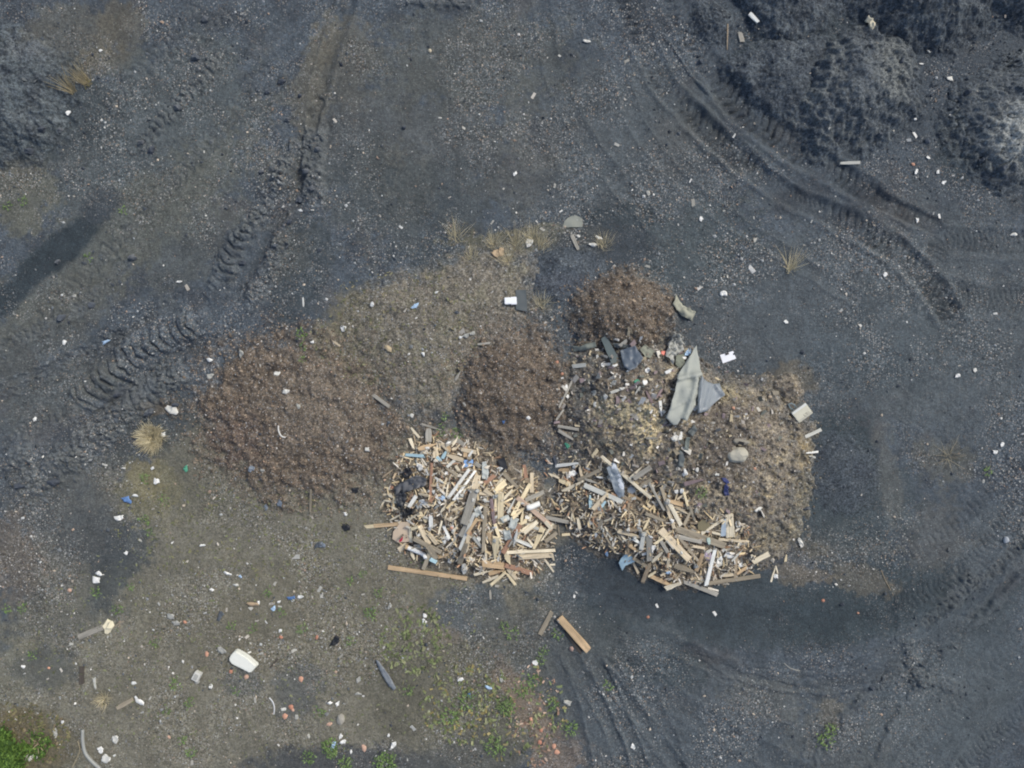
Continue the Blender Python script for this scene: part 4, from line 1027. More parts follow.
# ------------------------------------------------------------------ small litter
def scrap(name, u, v, ru, rv, turn, rgb, desc, cat, fold=.05, th=.006, n=8, rigid=False, rough=.5, lift=.02, group=None, label=None):
    a0 = R(turn); pts = []
    for k in range(n):
        a = 2*math.pi*k/n+random.uniform(-.2, .2); r = random.uniform(.5, 1.2); x = ru*r*math.cos(a); y = rv*r*math.sin(a)
        pts.append((u+x*math.cos(a0)-y*math.sin(a0), v+x*math.sin(a0)+y*math.cos(a0)))
    return sheet(name, pts, rgb, desc, label, cat, th=th, lift=lift, fold=fold, fs=max(2.2, ru*.7), rigid=rigid, rough=rough, jitter=.2, group=group, res=max(.7, ru/3.5))
WHT = (232,232,230)
SC = """
plastic_scrap 120 517 5 3.2 -20 white
plastic_scrap 97 580 5.5 4.5 -40 white
plastic_scrap 100 573 4 3 30 white
plastic_scrap 126.5 553 2 2 0 white
plastic_scrap 203 545 2.8 1.7 -10 white
plastic_scrap 228.5 573.5 5.2 2 18 white
plastic_scrap 240.6 576 2.2 1.6 0 paleblue
plastic_scrap 237 584.6 4 1.3 12 whitish
plastic_scrap 212.5 589.5 3.4 2 35 white
plastic_scrap 279 601.7 2.4 2 0 white
plastic_scrap 258.7 602.3 1.6 2.2 0 white
plastic_scrap 293 599.6 2 1.8 0 white
plastic_scrap 300.4 595.4 3.4 2.8 0 white
plastic_scrap 274 608.3 3.6 2.6 -35 paleblue
cloth_scrap 291 597.4 5 2 -10 blue
plastic_scrap 280.5 630 1.6 2.2 30 white
plastic_scrap 222.5 650 5 3.6 10 grey
cloth_scrap 171 616 3.8 3.2 30 grey
cloth_scrap 176.5 623 4.6 3 30 grey
cardboard_scrap 252.7 603.8 6.4 3 5 tan
slate_scrap 220.4 615.5 3.6 4.6 30 slate
plastic_scrap 211 686 2.4 3.4 25 white
plastic_scrap 198.4 681.6 2.5 4 45 grey
plastic_scrap 139 699.5 6.5 3 40 white
plastic_scrap 134 683 3 2 -5 white
cloth_scrap 101 750 3 5 -25 white
cloth_scrap 107 758 4.5 4.5 30 whitish
plastic_scrap 115.5 739 4 4.4 20 whitish
plastic_scrap 30 757 5 3 10 whitish
plastic_scrap 36 756 4 3 50 whitish
plastic_scrap 24 666 2.4 2 0 white
plastic_scrap 63 722 1.6 2.2 10 white
cloth_scrap 56 733 2.6 5 10 grey
plastic_scrap 156.7 481 3.6 5 -30 white
plastic_scrap 153 468 2 2 0 white
plastic_scrap 136 495 3.4 1.4 5 white
plastic_scrap 127.7 499.5 4.8 4 10 blue
plastic_scrap 185.7 468.3 3.2 3.4 30 green
plastic_scrap 124 468 2.6 1.3 0 whitish
plastic_scrap 163.5 434.5 2.2 3.2 40 white
foam_scrap 171.7 409.3 6.6 5.4 15 whitish
plastic_scrap 210 360.5 3.6 2.4 -10 white
plastic_scrap 65 341.7 2.4 3 0 white
plastic_scrap 106.7 342 4.4 2.4 -20 paleblue
plastic_scrap 35.7 419.5 1.6 2.8 25 white
plastic_scrap 180 281.7 3 1.2 -5 white
plastic_scrap 75 296 2.8 1.6 0 grey
plastic_scrap 210.5 376 4 3.6 -20 grey
plastic_scrap 241 354 3.2 4 0 grey
plastic_scrap 277.7 373.4 3.4 2.4 10 whitish
plastic_scrap 286.8 391 4 3.4 15 whitish
plastic_scrap 298.5 406 2 3.4 -30 grey
plastic_scrap 367 449.4 3.4 3 -45 whitish
plastic_scrap 346 513.5 3.4 1.8 30 white
plastic_scrap 343.3 328.6 3.4 3 -30 white
plastic_scrap 312.8 342 2.4 1.8 0 white
plastic_scrap 372.3 304 2 3.2 10 white
plastic_scrap 415 306.4 4.6 2.2 -45 paleblue
plastic_scrap 423.5 354.5 2.8 1.8 40 white
plastic_scrap 436 292.5 2.4 1.4 -30 white
plastic_scrap 263 470 2.6 1.6 0 grey
plastic_scrap 69 113 2 3 40 white
plastic_scrap 101 51 1.8 1.6 0 white
plastic_scrap 301 211 2.4 1.4 0 white
plastic_scrap 312.5 210.4 2.4 .9 0 whitish
plastic_scrap 424.6 615.3 3 2.2 20 white
plastic_scrap 424.4 621.2 2.6 2.8 0 white
plastic_scrap 390 606 2.2 4 25 grey
plastic_scrap 359 679 2.4 4 15 grey
plastic_scrap 358.6 693 3.4 2.2 0 grey
plastic_scrap 330 702.6 4 1.8 -8 white
plastic_scrap 337.6 703.6 2 4 15 white
plastic_scrap 343.5 740.6 5 2.4 -25 white
plastic_scrap 341 736 1.8 3 0 white
plastic_scrap 333.3 744.5 2 5.6 15 paleblue
plastic_scrap 351.2 751 1.8 3.4 0 white
plastic_scrap 393.8 744.4 3.6 3.8 0 white
plastic_scrap 388.8 734.8 1.4 2 0 white
plastic_scrap 296.5 716.5 2 3.2 10 grey
plastic_scrap 460.6 679 3.4 1.6 -25 white
plastic_scrap 488.8 686.8 5 2 10 paleblue
plastic_scrap 469 695.5 2.6 3.6 -15 blue
plastic_scrap 501.5 677.4 1.8 4 0 grey
plastic_scrap 535 662.5 2.8 3.6 -10 white
cloth_scrap 566.8 702.5 5.6 3.6 15 grey
plastic_scrap 632.4 745.6 2 4 -25 white
cloth_scrap 800 542.5 2.4 5.6 -20 whitish
plastic_scrap 776 576 2.6 3 0 white
cloth_scrap 724 480 4 3.4 30 navy
cloth_scrap 724.6 490 3 6.5 -10 navy
cloth_scrap 757 508 5 2.6 -15 whitish
plastic_scrap 598.5 237.8 3.6 1.8 15 whitish
plastic_scrap 591.5 245 4.8 2 8 whitish
plastic_scrap 578.5 236.4 3 1.6 20 whitish
cardboard_scrap 497 254 4.6 3.6 0 tan
cardboard_scrap 502 252 3 5.4 0 tan
cardboard_scrap 530 243.5 4.2 4.6 0 whitish
plastic_scrap 508.5 255.5 3 2 0 whitish
plastic_scrap 466 336 4 2.4 -10 grey
plastic_scrap 472.5 333.4 3 2.4 0 grey
plastic_scrap 461 337.4 2 1.8 0 white
foam_scrap 870.5 18 3.4 3.6 0 cream
plastic_scrap 586.5 42 3.6 2 10 whitish
plastic_scrap 515 174 2.2 2.6 30 white
plastic_scrap 949 79 4 2.8 0 whitish
plastic_scrap 930 50 2.2 3.2 20 whitish
plastic_scrap 915.6 172 1.8 3 10 white
plastic_scrap 928 158 2.6 1.6 20 white
plastic_scrap 937 172.5 1.8 3.4 15 white
plastic_scrap 943 182.6 2.6 2.2 0 white
plastic_scrap 914.4 120 1.8 1.4 0 white
plastic_scrap 921 64.5 2.4 .9 0 white
plastic_scrap 917 220 2.2 2.8 0 white
plastic_scrap 1013 235 4.4 1.6 -15 whitish
plastic_scrap 884 275 2.6 2.6 0 white
plastic_scrap 956.5 376 3 2.6 -30 white
plastic_scrap 974 370 2.6 3 0 whitish
plastic_scrap 785.3 322 2.2 2 0 white
plastic_scrap 723.5 294 4 3 -10 white
plastic_scrap 1001.5 444 1.8 3 20 white
plastic_scrap 994 451.6 3 2.2 0 white
plastic_scrap 701 219 2 2.4 0 white
plastic_scrap 648 193 2 2.8 0 grey
plastic_scrap 683 358 2.4 1.5 0 white
plastic_scrap 686.5 353.5 2 5 35 paleblue
cloth_scrap 662.6 353.4 2 3.4 0 coral
plastic_scrap 647 370.6 3 3 20 white
plastic_scrap 668 371 4.4 1.9 -35 white
plastic_scrap 645 382 3.4 3 0 white
plastic_scrap 628.6 370.4 2.8 1.2 -20 white
plastic_scrap 602 365 1.8 2.8 -15 white
plastic_scrap 614.5 365.7 3.4 1.6 -20 white
plastic_scrap 621 388.5 3.4 1.8 -10 whitish
plastic_scrap 566 386.5 2 2 0 white
plastic_scrap 567.5 396.5 2.2 2.2 0 white
plastic_scrap 595 404 2.4 3 0 whitish
plastic_scrap 605 396.5 2.6 3 0 whitish
plastic_scrap 594 393 2 3 20 grey
plastic_scrap 613 383 3 3.4 -20 grey
plastic_scrap 597 356.5 1.6 3 10 whitish
plastic_scrap 636.5 381.5 3.2 2.4 0 green
plastic_scrap 567.4 445.5 2.2 3.4 -30 green
plastic_scrap 675 438 4 3 0 whitish
plastic_scrap 681 491 2.4 2.4 0 white
plastic_scrap 683.8 474 3 2.8 0 white
plastic_scrap 675.4 490.6 2.6 2.2 0 white
plastic_scrap 685 472 2 4 -30 white
plastic_scrap 697 470 2.4 2.8 0 whitish
plastic_scrap 716 474.5 3.4 1.6 -10 whitish
plastic_scrap 737.5 523 3.4 4 0 whitish
cloth_scrap 706.5 556 3.6 5 0 lilac
cloth_scrap 719 562 4 7 20 white
cloth_scrap 727 554.5 6 3.6 -20 white
cloth_scrap 722.5 549.5 3 2.6 0 whitish
plastic_scrap 740 564 3 2.4 0 white
plastic_scrap 572.4 472.5 4 3.6 0 white
plastic_scrap 574 467 2 2.2 0 white
plastic_scrap 561 502 2.6 3.4 0 whitish
plastic_scrap 600 525 2.6 4 0 white
plastic_scrap 589 523 3.6 2.8 0 whitish
plastic_scrap 595.6 534.6 1.8 3.4 10 white
plastic_scrap 620 510 1.8 3.4 0 white
plastic_scrap 606.4 553.5 2 2.4 0 paleblue
plastic_scrap 652 547 2.6 3.6 20 white
plastic_scrap 667 571.5 3 2.4 0 paleblue
plastic_scrap 420 467 3.4 6 0 white
plastic_scrap 423 502.4 4.2 3.8 0 white
plastic_scrap 427 471 1.5 4 -15 white
plastic_scrap 446.4 473.4 2.4 1.8 0 white
plastic_scrap 442.5 498 3.4 3 0 paleblue
plastic_scrap 499.4 469.2 3.8 2.8 -20 white
plastic_scrap 438 485 2 6 -10 whitish
plastic_scrap 479 507.6 4 2.2 -20 whitish
plastic_scrap 479 538 3 3.4 0 whitish
plastic_scrap 470 559 4 2.2 0 white
plastic_scrap 494 527 4 2 -25 white
plastic_scrap 464 568 3.4 5 10 whitish
plastic_scrap 527 517 2.6 2 0 white
plastic_scrap 452 526.6 1.8 4 20 white
plastic_scrap 450 560 3 2.4 30 whitish
plastic_scrap 428 447.5 2.2 1.6 0 whitish
plastic_scrap 412 416 2.2 2.2 0 whitish
plastic_scrap 528.6 418 2.8 2.2 0 white
plastic_scrap 503.5 422 1.6 2.2 0 blue
bag_scrap 335 641 4.8 7 10 black
slate_scrap 346 527 5 3.6 0 black
slate_scrap 355.8 490 4.2 4 0 black
slate_scrap 318 545 6 2.4 -30 slate
plastic_scrap 251.6 468.4 3 4 -20 bluegrey
plastic_scrap 279.7 503.6 3 4.4 0 bluegrey
plastic_scrap 266.5 507.5 3 3.4 0 bluegrey
plastic_scrap 323 545 3 3 0 bluegrey
"""
SCC = {'white':((226,226,222),'white'),'whitish':((206,205,198),'off-white'),'grey':((164,164,158),'pale grey'),'paleblue':((170,196,222),'pale blue'),'blue':((92,126,174),'blue'),'green':((86,156,128),'green'),'tan':((176,154,126),'tan'),'slate':((88,94,100),'slate-grey'),'navy':((58,66,112),'dark blue'),'cream':((214,206,182),'cream'),'coral':((220,132,118),'coral-red'),'lilac':((190,174,190),'lilac'),'black':((36,39,44),'black'),'bluegrey':((116,126,138),'blue-grey')}
for ln in SC.strip().split('\n'):
    p = ln.split(); c, cw = SCC[p[6]]; ru, rv = float(p[3]), float(p[4]); nm = p[0]
    word = nm.replace('_', ' '); size = 'tiny' if max(ru, rv) < 2.6 else ('small' if max(ru, rv) < 4.2 else '')
    shp = 'narrow ' if max(ru, rv)/min(ru, rv) > 1.9 else ''
    scrap(nm, float(p[1]), float(p[2]), ru*1.05, rv*1.05, float(p[5]), c, f"{size} {shp}{cw} {word}".strip(), word, fold=min(.05, max(ru, rv)*.009), group='litter scraps')

for k in range(64):
    left = k < 38; u, v = random.choice(LEFT_WOOD if left else RIGHT_WOOD); t = random.uniform(.15, .9); cu0, cv0 = (470, 508) if left else (655, 528)
    scrap('plaster_scrap', cu0+(u-cu0)*t, cv0+(v-cv0)*t, random.uniform(1.5, 3.6), random.uniform(1.2, 2.6), random.uniform(0, 180), random.choice([(226,226,222),(198,198,192),(170,172,168),(214,206,190)]), 'small pale plaster scrap', 'plaster scrap', fold=.03, group='plaster scraps in the wood heaps')
u, v = rand_pts(260, lambda u, v: (np.exp(-(((u-250)/210)**2+((v-630)/110)**2))+.35*np.exp(-(((u-640)/300)**2+((v-220)/160)**2)))*(1-on_wood(u, v)))
scatter('paper_crumbs', 'torn pale paper and plastic crumbs strewn over the soil', u, v, np.clip(RNG.lognormal(math.log(.024), .4, len(u)), .012, .06), [(206,205,200),(186,185,178),(166,164,156),(184,178,168)], M_STONE, 'chip', .12, 1.7, -.2, .25, cat='paper crumbs')
# ------------------------------------------------------------------ stones, bricks, blocks
def rock(name, u, v, ru, rv, turn, hgt, rgb, label=None, desc=None, cat='stone', group=None, sub=2, m=None, rugged=.18):
    u, v = fix(u, v); bm = bmesh.new(); bmesh.ops.create_icosphere(bm, subdivisions=sub, radius=1)
    sd = random.randrange(999); A = np.array([x.co[:] for x in bm.verts])
    r = 1+rugged*vn(A[:,0]*1.7+sd, A[:,1]*1.7+A[:,2]*2.3, sd)*1.6
    f1, f2, cid = worley(A[:,0]*1.3+A[:,2]*.7+sd, A[:,1]*1.3, sd); r = r*(1-.18*cid)
    for x, a, k in zip(bm.verts, A, r): x.co = (a[0]*k*ru*S, a[1]*k*rv*S, max(-.35, a[2])*k*hgt)
    me = bpy.data.meshes.new(name); bm.to_mesh(me); bm.free()
    o = link(name, me, m or plastic_mat(rgb, .9, .5), W(u, v, float(samp(TOP, u, v))+hgt*.12)); o.rotation_euler = (0, 0, -R(turn)); o['category'] = cat
    if label: o['label'] = label
    else: pend(o, desc, u, v, group)
    if label and group: o['group'] = group
    return o
rock('grey_rock', 736, 454.5, 11.5, 8.4, 0, .24, (176,172,158), 'large pale grey rock on top of the tan earth heap', sub=3, rugged=.05)
rock('flat_stone', 739, 441.5, 9, 3.4, 8, .10, (142,137,126), 'grey flat stone half buried just above the large pale rock', sub=3, rugged=.06)
rock('concrete_slab', 341, 718.5, 4.6, 6.6, 5, .10, (158,154,144), 'grey concrete slab standing among white scraps on the lower olive soil', cat='slab', rugged=.08)
rock('foam_lump', 872.5, 24, 3.2, 4.6, 0, .10, (222,212,186), 'cream foam lump on the dark coal near the upper edge', cat='foam', rugged=.3)
rock('foam_piece', 109, 626.5, 4.6, 7.4, 15, .10, (216,208,182), 'cream foam piece at the end of the flat grey board', cat='foam', rugged=.3)
rock('stone', 388.5, 348.8, 4.8, 3.4, 30, .09, (176,160,132), 'tan angular stone on the olive soil heap')
rock('stone', 1006, 540, 2.6, 4, 10, .08, (164,170,176), 'pale blue-grey stone on the smooth coal near the right edge')
rock('stone', 927, 141.5, 3.6, 2.6, 30, .10, (92,98,106), 'dark grey stone left of the cracked coal heap')
rock('stone', 571.4, 648.6, 2.6, 2.8, 0, .06, (164,140,130), 'pinkish stone left below the timber beam')
rock('stone', 430, 51, 2, 2.2, 0, .05, (196,184,160), 'cream stone alone on the coal near the top')
rock('stone', 770, 397, 2, 2, 0, .05, (176,160,140), 'tan stone left of the cream box')
BR = [(301,679,3.6,3.2),(291,707,3.4,3),(285,716,3.2,3.4),(207,654,3.4,2.2),(231,671.5,2.6,2.4),(246.5,676.7,2.8,3),(281,637,2.6,2),(913,164.3,2.4,1.7),(823,600.6,2,2.2),(858,613,1.4,1.4),(70,590,2.6,2.2),(169,737,2.4,1.6),(185,622,2.6,1.8),(648,617,1.8,1.8),(293,710,2,1.8),(540,742,3,2.6),(554,746,2.6,3.4),(557,752,3.4,3),(531,719,2.6,2),(541,730,2.8,2.4),(389,747.5,0,0),(364,748,4.6,3),(392,487,2.6,2.6),(452,527,2.2,2),(326,713,0,0),(329.5,724,2,4),(320,580,0,0),(350,752,0,0),(317,637,1.8,2.8),(49,668,1.8,1.6),(776,470,0,0),(753,468,2.2,1.6),(733,408,2,1.6),(562,374,1.8,2),(557,362,1.8,2)]
for (a, b, ra, rb) in BR:
    if ra: rock('brick_fragment', a, b, ra, rb, random.uniform(0, 90), .04, random.choice([(192,142,118),(200,152,128),(182,130,108),(194,160,140)]), desc='orange-brown brick fragment', cat='brick fragment', group='brick fragments', sub=1, rugged=.1)
CL = [(133,258,6,4),(62,318,7,4),(58,262,4,3),(300,96,3,2.4),(282,82,5,3.6),(268,92,4,3),(288,120,4,3),(92,305,5,4),(20,486,7,4),(55,482,8,4.6),(176,405,5,3),(150,412,8,4),(118,395,5,3),(320,250,3,2.4),(404,128,3,2.4),(262,172,4,3),(243,263,5,3.4),(196,58,6,4),(206,20,5,4),(152,150,6,4),(142,143,5,3.4),(178,108,5,4),(300,200,5,4),(312,188,6,3.6),(318,150,5,4),(306,172,5,4),(290,222,4,3),(276,246,4,3),(806,508,5,2.4),(872,688,3,2.6),(842,604,2.4,2),(700,62,3,2.6),(880,134,4,3),(838,139,5,3),(900,62,4,3),(968,92,5,3),(1004,168,6,4),(986,158,4,3),(40,128,5,4),(28,150,6,4),(60,130,4,3)]
for (a, b, ra, rb) in CL:
    rock('coal_lump', a, b, ra*.8, rb*.8, random.uniform(-50, 0), .07+.012*ra, random.choice([(82,88,96),(72,78,87),(94,98,103)]), desc='dark grey coal lump', cat='coal lump', group='coal lumps', m=M_STONE if False else None, rugged=.3)
def bm_obj(name, bm, m, loc, rotz=0, parent=None, smooth=False):
    me = bpy.data.meshes.new(name); bm.to_mesh(me); bm.free()
    for p in me.polygons: p.use_smooth = smooth
    o = link(name, me, m, loc, parent); o.rotation_euler = (0, 0, rotz); return o
def prism(pts, h, bev=.01, top_scale=1., top_in=0.):
    """pts in metres (x, y); solid with bevelled edges"""
    bm = bmesh.new(); vs = [bm.verts.new((x, y, 0)) for x, y in pts]; f = bm.faces.new(vs)
    r = bmesh.ops.extrude_face_region(bm, geom=[f]); up = [g for g in r['geom'] if isinstance(g, bmesh.types.BMVert)]
    for g in up: g.co.z += h; g.co.x *= top_scale; g.co.y *= top_scale
    bmesh.ops.recalc_face_normals(bm, faces=bm.faces[:])
    if bev: bmesh.ops.bevel(bm, geom=bm.edges[:], offset=bev, segments=2, affect='EDGES')
    return bm
# white trough with a rounded end, lying upside down
u, v = 245.2, 659.4; z = float(samp(TOP, u, v))
loc = [(230.7,656.5),(231.6,654),(234.4,650.5),(237.3,648),(239,648),(249.5,654.2),(260,663.3),(252.9,671.2),(243.5,666.2),(235,662.2),(232.4,660.2)]
tr = bm_obj('foam_trough', prism([((a-u)*S, -(b-v)*S) for a, b in loc][::-1], .22, .03, .93), plastic_mat((226,227,218), .55, .30), W(u, v, z-.01))
tag(tr, 'white foam trough with a rounded end lying on the olive soil', 'trough')
# small grey-white carton with a dark side
u, v = 198.5, 674.6; z = float(samp(TOP, u, v))
ct = bm_obj('carton', prism([(-.10,-.13),(.10,-.13),(.10,.13),(-.10,.13)], .16, .01), plastic_mat((206,206,200), .6), W(u, v, z-.01), R(-28))
tag(ct, 'small off-white carton with torn top left below the white trough', 'carton')
bm_obj('printed_flap', prism([(-.07,-.09),(.05,-.09),(.07,.07),(-.05,.09)], .012, .002), plastic_mat((168,168,162), .6), (0, 0, .163), R(8), ct)
# two white foam blocks by the dark panel
for k, (a, b, w_, h_) in enumerate(((507.6,302.2,6,6.6),(513.6,302,6,7.4))):
    z = float(samp(TOP, a, b))
    o = bm_obj('foam_block', prism([(-w_*S/2,-h_*S/2),(w_*S/2,-h_*S/2),(w_*S/2,h_*S/2),(-w_*S/2,h_*S/2)], .14, .012), plastic_mat((240,242,244), .5, .1), W(a, b, z-.01), R(3))
    tag(o, ('left' if k == 0 else 'right')+' one of two white foam blocks beside the dark slate panel', 'foam block', 'white foam blocks')
# cream appliance box on the tan heap with its lid rim, marks and a bent metal bracket
u, v = fix(798.9, 411.6); z = float(samp(SOFT, u, v)); rz = math.atan2(10.1, 13.2)
hw, hd = .262, .198
bx = bm_obj('box_body', prism([(-hw,-hd),(hw,-hd),(hw,hd),(-hw,hd)], .30, .02), plastic_mat((170,170,160), .6), (0, 0, 0))
root = bpy.data.objects.new('appliance_box', None); C.objects.link(root); root.location = W(u, v, z-.06); root.rotation_euler = (R(4), R(-5), rz)
tag(root, 'cream square appliance box with marks on its top at the tan heap edge', 'appliance box')
bx.parent = root
ld = bm_obj('top_panel', prism([(-hw+.012,-hd+.012),(hw-.012,-hd+.012),(hw-.012,hd-.012),(-hw+.012,hd-.012)], .03, .012), plastic_mat((212,208,188), .6, .3), (0, 0, .297), 0, root)
bm_obj('rim', prism([(-hw+.01,hd-.075),(hw-.01,hd-.075),(hw-.01,hd-.004),(-hw+.01,hd-.004)], .02, .008), plastic_mat((222,224,218), .5, .2), (0, 0, .315), 0, root)
bm_obj('rim', prism([(-hw+.02,-hd+.02),(hw-.02,-hd+.02),(hw-.02,-hd+.09),(-hw+.02,-hd+.09)], .012, .004), plastic_mat((192,188,172), .6, .2), (0, 0, .324), 0, root)
bmk = bmesh.new()
for (x0, y0, x1, y1, t) in ((-.07,.06,-.06,-.015,.012),(-.062,-.012,-.025,-.02,.012),(-.025,.035,.0,.045,.012),(.012,.06,.02,-.01,.012),(.03,.055,.062,.045,.012),(.03,.012,.06,.004,.012),(.09,.04,.10,.01,.012)):
    d = Vector((x1-x0, y1-y0, 0)); n = Vector((-d.y, d.x, 0)).normalized()*t*.6
    a, b = Vector((x0, y0, 0)), Vector((x1, y1, 0)); bmk.faces.new([bmk.verts.new(p) for p in (a-n, b-n, b+n, a+n)])
bm_obj('printed_mark', bmk, plastic_mat((126,118,104), .7), (0, 0, .3305), 0, ld)
def tube(pts, r, seg=8, close=False):
    bm = bmesh.new(); P = [Vector(p) for p in pts]; rings = []
    for i, p in enumerate(P):
        t = (P[min(i+1, len(P)-1)]-P[max(i-1, 0)]).normalized(); s = t.cross(Vector((0,0,1)))
        s = s.normalized() if s.length > 1e-4 else Vector((1,0,0)); n = s.cross(t); rr = r(i/(len(P)-1)) if callable(r) else r
        rings.append([bm.verts.new(p+(s*math.cos(a)+n*math.sin(a))*rr) for a in [2*math.pi*k/seg for k in range(seg)]])
    for a, b in zip(rings[:-1], rings[1:]):
        for k in range(seg): bm.faces.new((a[k], a[(k+1) % seg], b[(k+1) % seg], b[k]))
    bm.faces.new(rings[0][::-1]); bm.faces.new(rings[-1]); bmesh.ops.recalc_face_normals(bm, faces=bm.faces[:]); return bm
bm_obj('bracket', tube([(-.13,hd-.01,.20),(-.17,hd+.12,.22),(-.15,hd+.22,.2),(-.06,hd+.20,.2),(-.02,hd+.10,.22),(-.03,hd-.01,.2)], .018), plastic_mat((122,142,150), .4), (0, 0, 0), 0, root, True)
# pipes, hose and wires
def run(name, pts, r, rgb, label, cat, lift=0., rough=.5, wiggle=0, dofix=True):
    q = smooth_line([fix(*p) if dofix else p for p in pts], 5); u0, v0 = q.mean(0)
    zz = samp(TOP, q[:,0], q[:,1]); zz = np.maximum(np.convolve(np.pad(zz, 2, mode='edge'), np.ones(5)/5, 'valid'), zz-.02)+r*.7+lift
    z0 = float(zz.mean()); P = [((a-u0)*S, -(b-v0)*S, c-z0) for (a, b), c in zip(q, zz)]
    o = bm_obj(name, tube(P, r), plastic_mat(rgb, rough), W(u0, v0, z0), 0, None, True); return tag(o, label, cat)
pp = run('white_pipe', [(408,546.5),(414,549.2),(421,552.3),(428,555.4)], .068, (230,232,232), 'white plastic pipe below the red-marked cardboard in the left wood heap', 'pipe', .03)
bm_obj('pipe_collar', tube([(-.36,.155,0),(-.28,.12,0)], .075), plastic_mat((196,170,132), .7), (0, 0, .0), 0, pp, True)
run('white_tube', [(527,506.4),(531,505.8),(535,504.6),(539.2,503.2)], .085, (226,227,224), 'thick white tube at the right side of the left wood heap', 'tube', .02)
run('grey_hose', [(83.5,729),(83.5,740),(86,752),(93,761),(101,768)], .05, (150,152,148), 'curved grey hose on soil beside white rags in the lower left', 'hose')
run('thin_branch', [(78,741),(80,750),(76,760),(72,768)], .014, (150,140,116), 'thin bare twig left of the grey hose', 'twig')
run('white_wire', [(269.5,697.5),(273,702),(274.5,708),(274,714)], .018, (206,208,210), 'bent white wire below the white trough', 'wire')
run('white_wire', [(279,425.5),(278.8,431),(281.5,436),(285.5,437.5)], .022, (214,212,206), 'curled white wire on the wide bark heap', 'wire')
run('thin_branch', [(784,663),(790,668),(800,671)], .012, (156,154,146), 'thin pale twig on the smooth dark coal below the right wood heap', 'twig')
run('thin_branch', [(881,570),(886,582),(893,595)], .012, (150,136,112), 'thin straw-coloured twig on coal right of the wood', 'twig')

# ------------------------------------------------------------------ plants
GREEN = [(104,130,74),(118,144,84),(94,116,68),(128,150,94)]; STRAW = [(198,186,152),(180,168,136),(208,198,168),(160,150,122)]
def leaves(n, ru, hgt, size, cols, long_=1.8, droop=.3):
    co = []; fc = []; cl = []
    for k in range(n):
        a = random.uniform(0, 2*math.pi); r = ru*math.sqrt(random.random())*random.uniform(.5, 1.1); z = random.uniform(.01, hgt)*(1-.5*(r/ru)**2)
        p = Vector((r*math.cos(a), r*math.sin(a), z)); b = a+random.gauss(0, .8); s = size*random.uniform(.6, 1.3)
        d = Vector((math.cos(b), math.sin(b), random.uniform(-droop, .5))).normalized(); w_ = d.cross(Vector((0,0,1))).normalized(); w_ = (w_+Vector((0,0,random.uniform(-.4, .4)))).normalized()
        q = [p, p+d*s*.5*long_+w_*s*.42, p+d*s*long_+Vector((0,0,-.2*s)), p+d*s*.5*long_-w_*s*.42]
        i = len(co); co += [x[:] for x in q]; fc.append((i, i+1, i+2, i+3)); cl += [lin(random.choice(cols))*random.uniform(.75, 1.15)]*4
    return np_mesh('leaves', np.array(co), np.array(fc), np.array(cl), False)
def blades(n, ru, L, cols, lean=(0, 0), w=.007, spread=1.):
    co = []; fc = []; cl = []
    for k in range(n):
        a = random.uniform(0, 2*math.pi); r = ru*random.random()*.9; p = Vector((r*math.cos(a), r*math.sin(a), 0)); l = L*random.uniform(.5, 1.1)
        b = a+random.gauss(0, 1.1); d = Vector((math.cos(b)*spread*random.uniform(.1, 1)+lean[0]*random.uniform(.3, 1.4), math.sin(b)*spread*random.uniform(.1, 1)+lean[1]*random.uniform(.3, 1.4), random.uniform(.2, 1))).normalized()
        sde = d.cross(Vector((0,0,1))).normalized()*w*random.uniform(.6, 1.3); up = Vector((0,0,-.25*l)); i = len(co)
        for t in (0, .5, 1):
            c = p+d*l*t+up*t*t*.8; ww = sde*(1-.8*t); co += [(c-ww)[:], (c+ww)[:]]
        fc += [(i, i+1, i+3, i+2), (i+2, i+3, i+5, i+4)]; cl += [lin(random.choice(cols))*random.uniform(.8, 1.15)]*6
    return np_mesh('blades', np.array(co), np.array(fc), np.array(cl), False)
def plant(name, u, v, desc=None, label=None, cat='plant', leaf=None, blade=None, group=None):
    u, v = fix(u, v); z = float(samp(BASE if False else TOP, u, v))
    root = bpy.data.objects.new(name, None); C.objects.link(root); root.location = W(u, v, z-.005); root['category'] = cat
    if blade: link('stems', blades(*blade), M_PLANT, None, root)
    if leaf: link('leaves', leaves(*leaf), M_PLANT, None, root)
    if label: root['label'] = label
    else: pend(root, desc, u, v, group)
    if label and group: root['group'] = group
    return root
plant('dry_grass_tuft', 152, 438, label='round straw-coloured dry grass tuft beside the wide bark heap', cat='grass tuft', blade=(800, .34, .42, STRAW, (-.1, .1), .009, 1.1))
plant('dry_grass_tuft', 790, 270, label='pale dry weed skeleton on the coal right of the white card', cat='dry weed', blade=(60, .16, .8, STRAW, (.1, .7), .006, .7))
plant('dry_grass_tuft', 948, 458, label='flattened dry weed on the coal right of the tan heap', cat='dry weed', blade=(50, .25, .65, [(132,126,112),(150,142,120)], (0, .1), .007, 1.))
plant('dry_grass_tuft', 88, 84, label='dry weed with yellowish foot beside the corner coal heap, right of two', cat='dry weed', blade=(60, .15, .8, [(150,138,108),(128,120,98)], (-.5, .7), .008, .5), leaf=(30, .16, .08, .03, [(150,140,80),(128,124,76)]))
plant('dry_grass_tuft', 74, 92, label='thin dry weed beside the corner coal heap, left of two', cat='dry weed', blade=(40, .12, .8, [(150,138,108),(128,120,98)], (-.4, .6), .008, .5))
plant('dry_grass_tuft', 104, 700, label='small straw tuft on olive soil left of the white rag', cat='grass tuft', blade=(120, .2, .32, STRAW, (0, .2), .007, 1.))
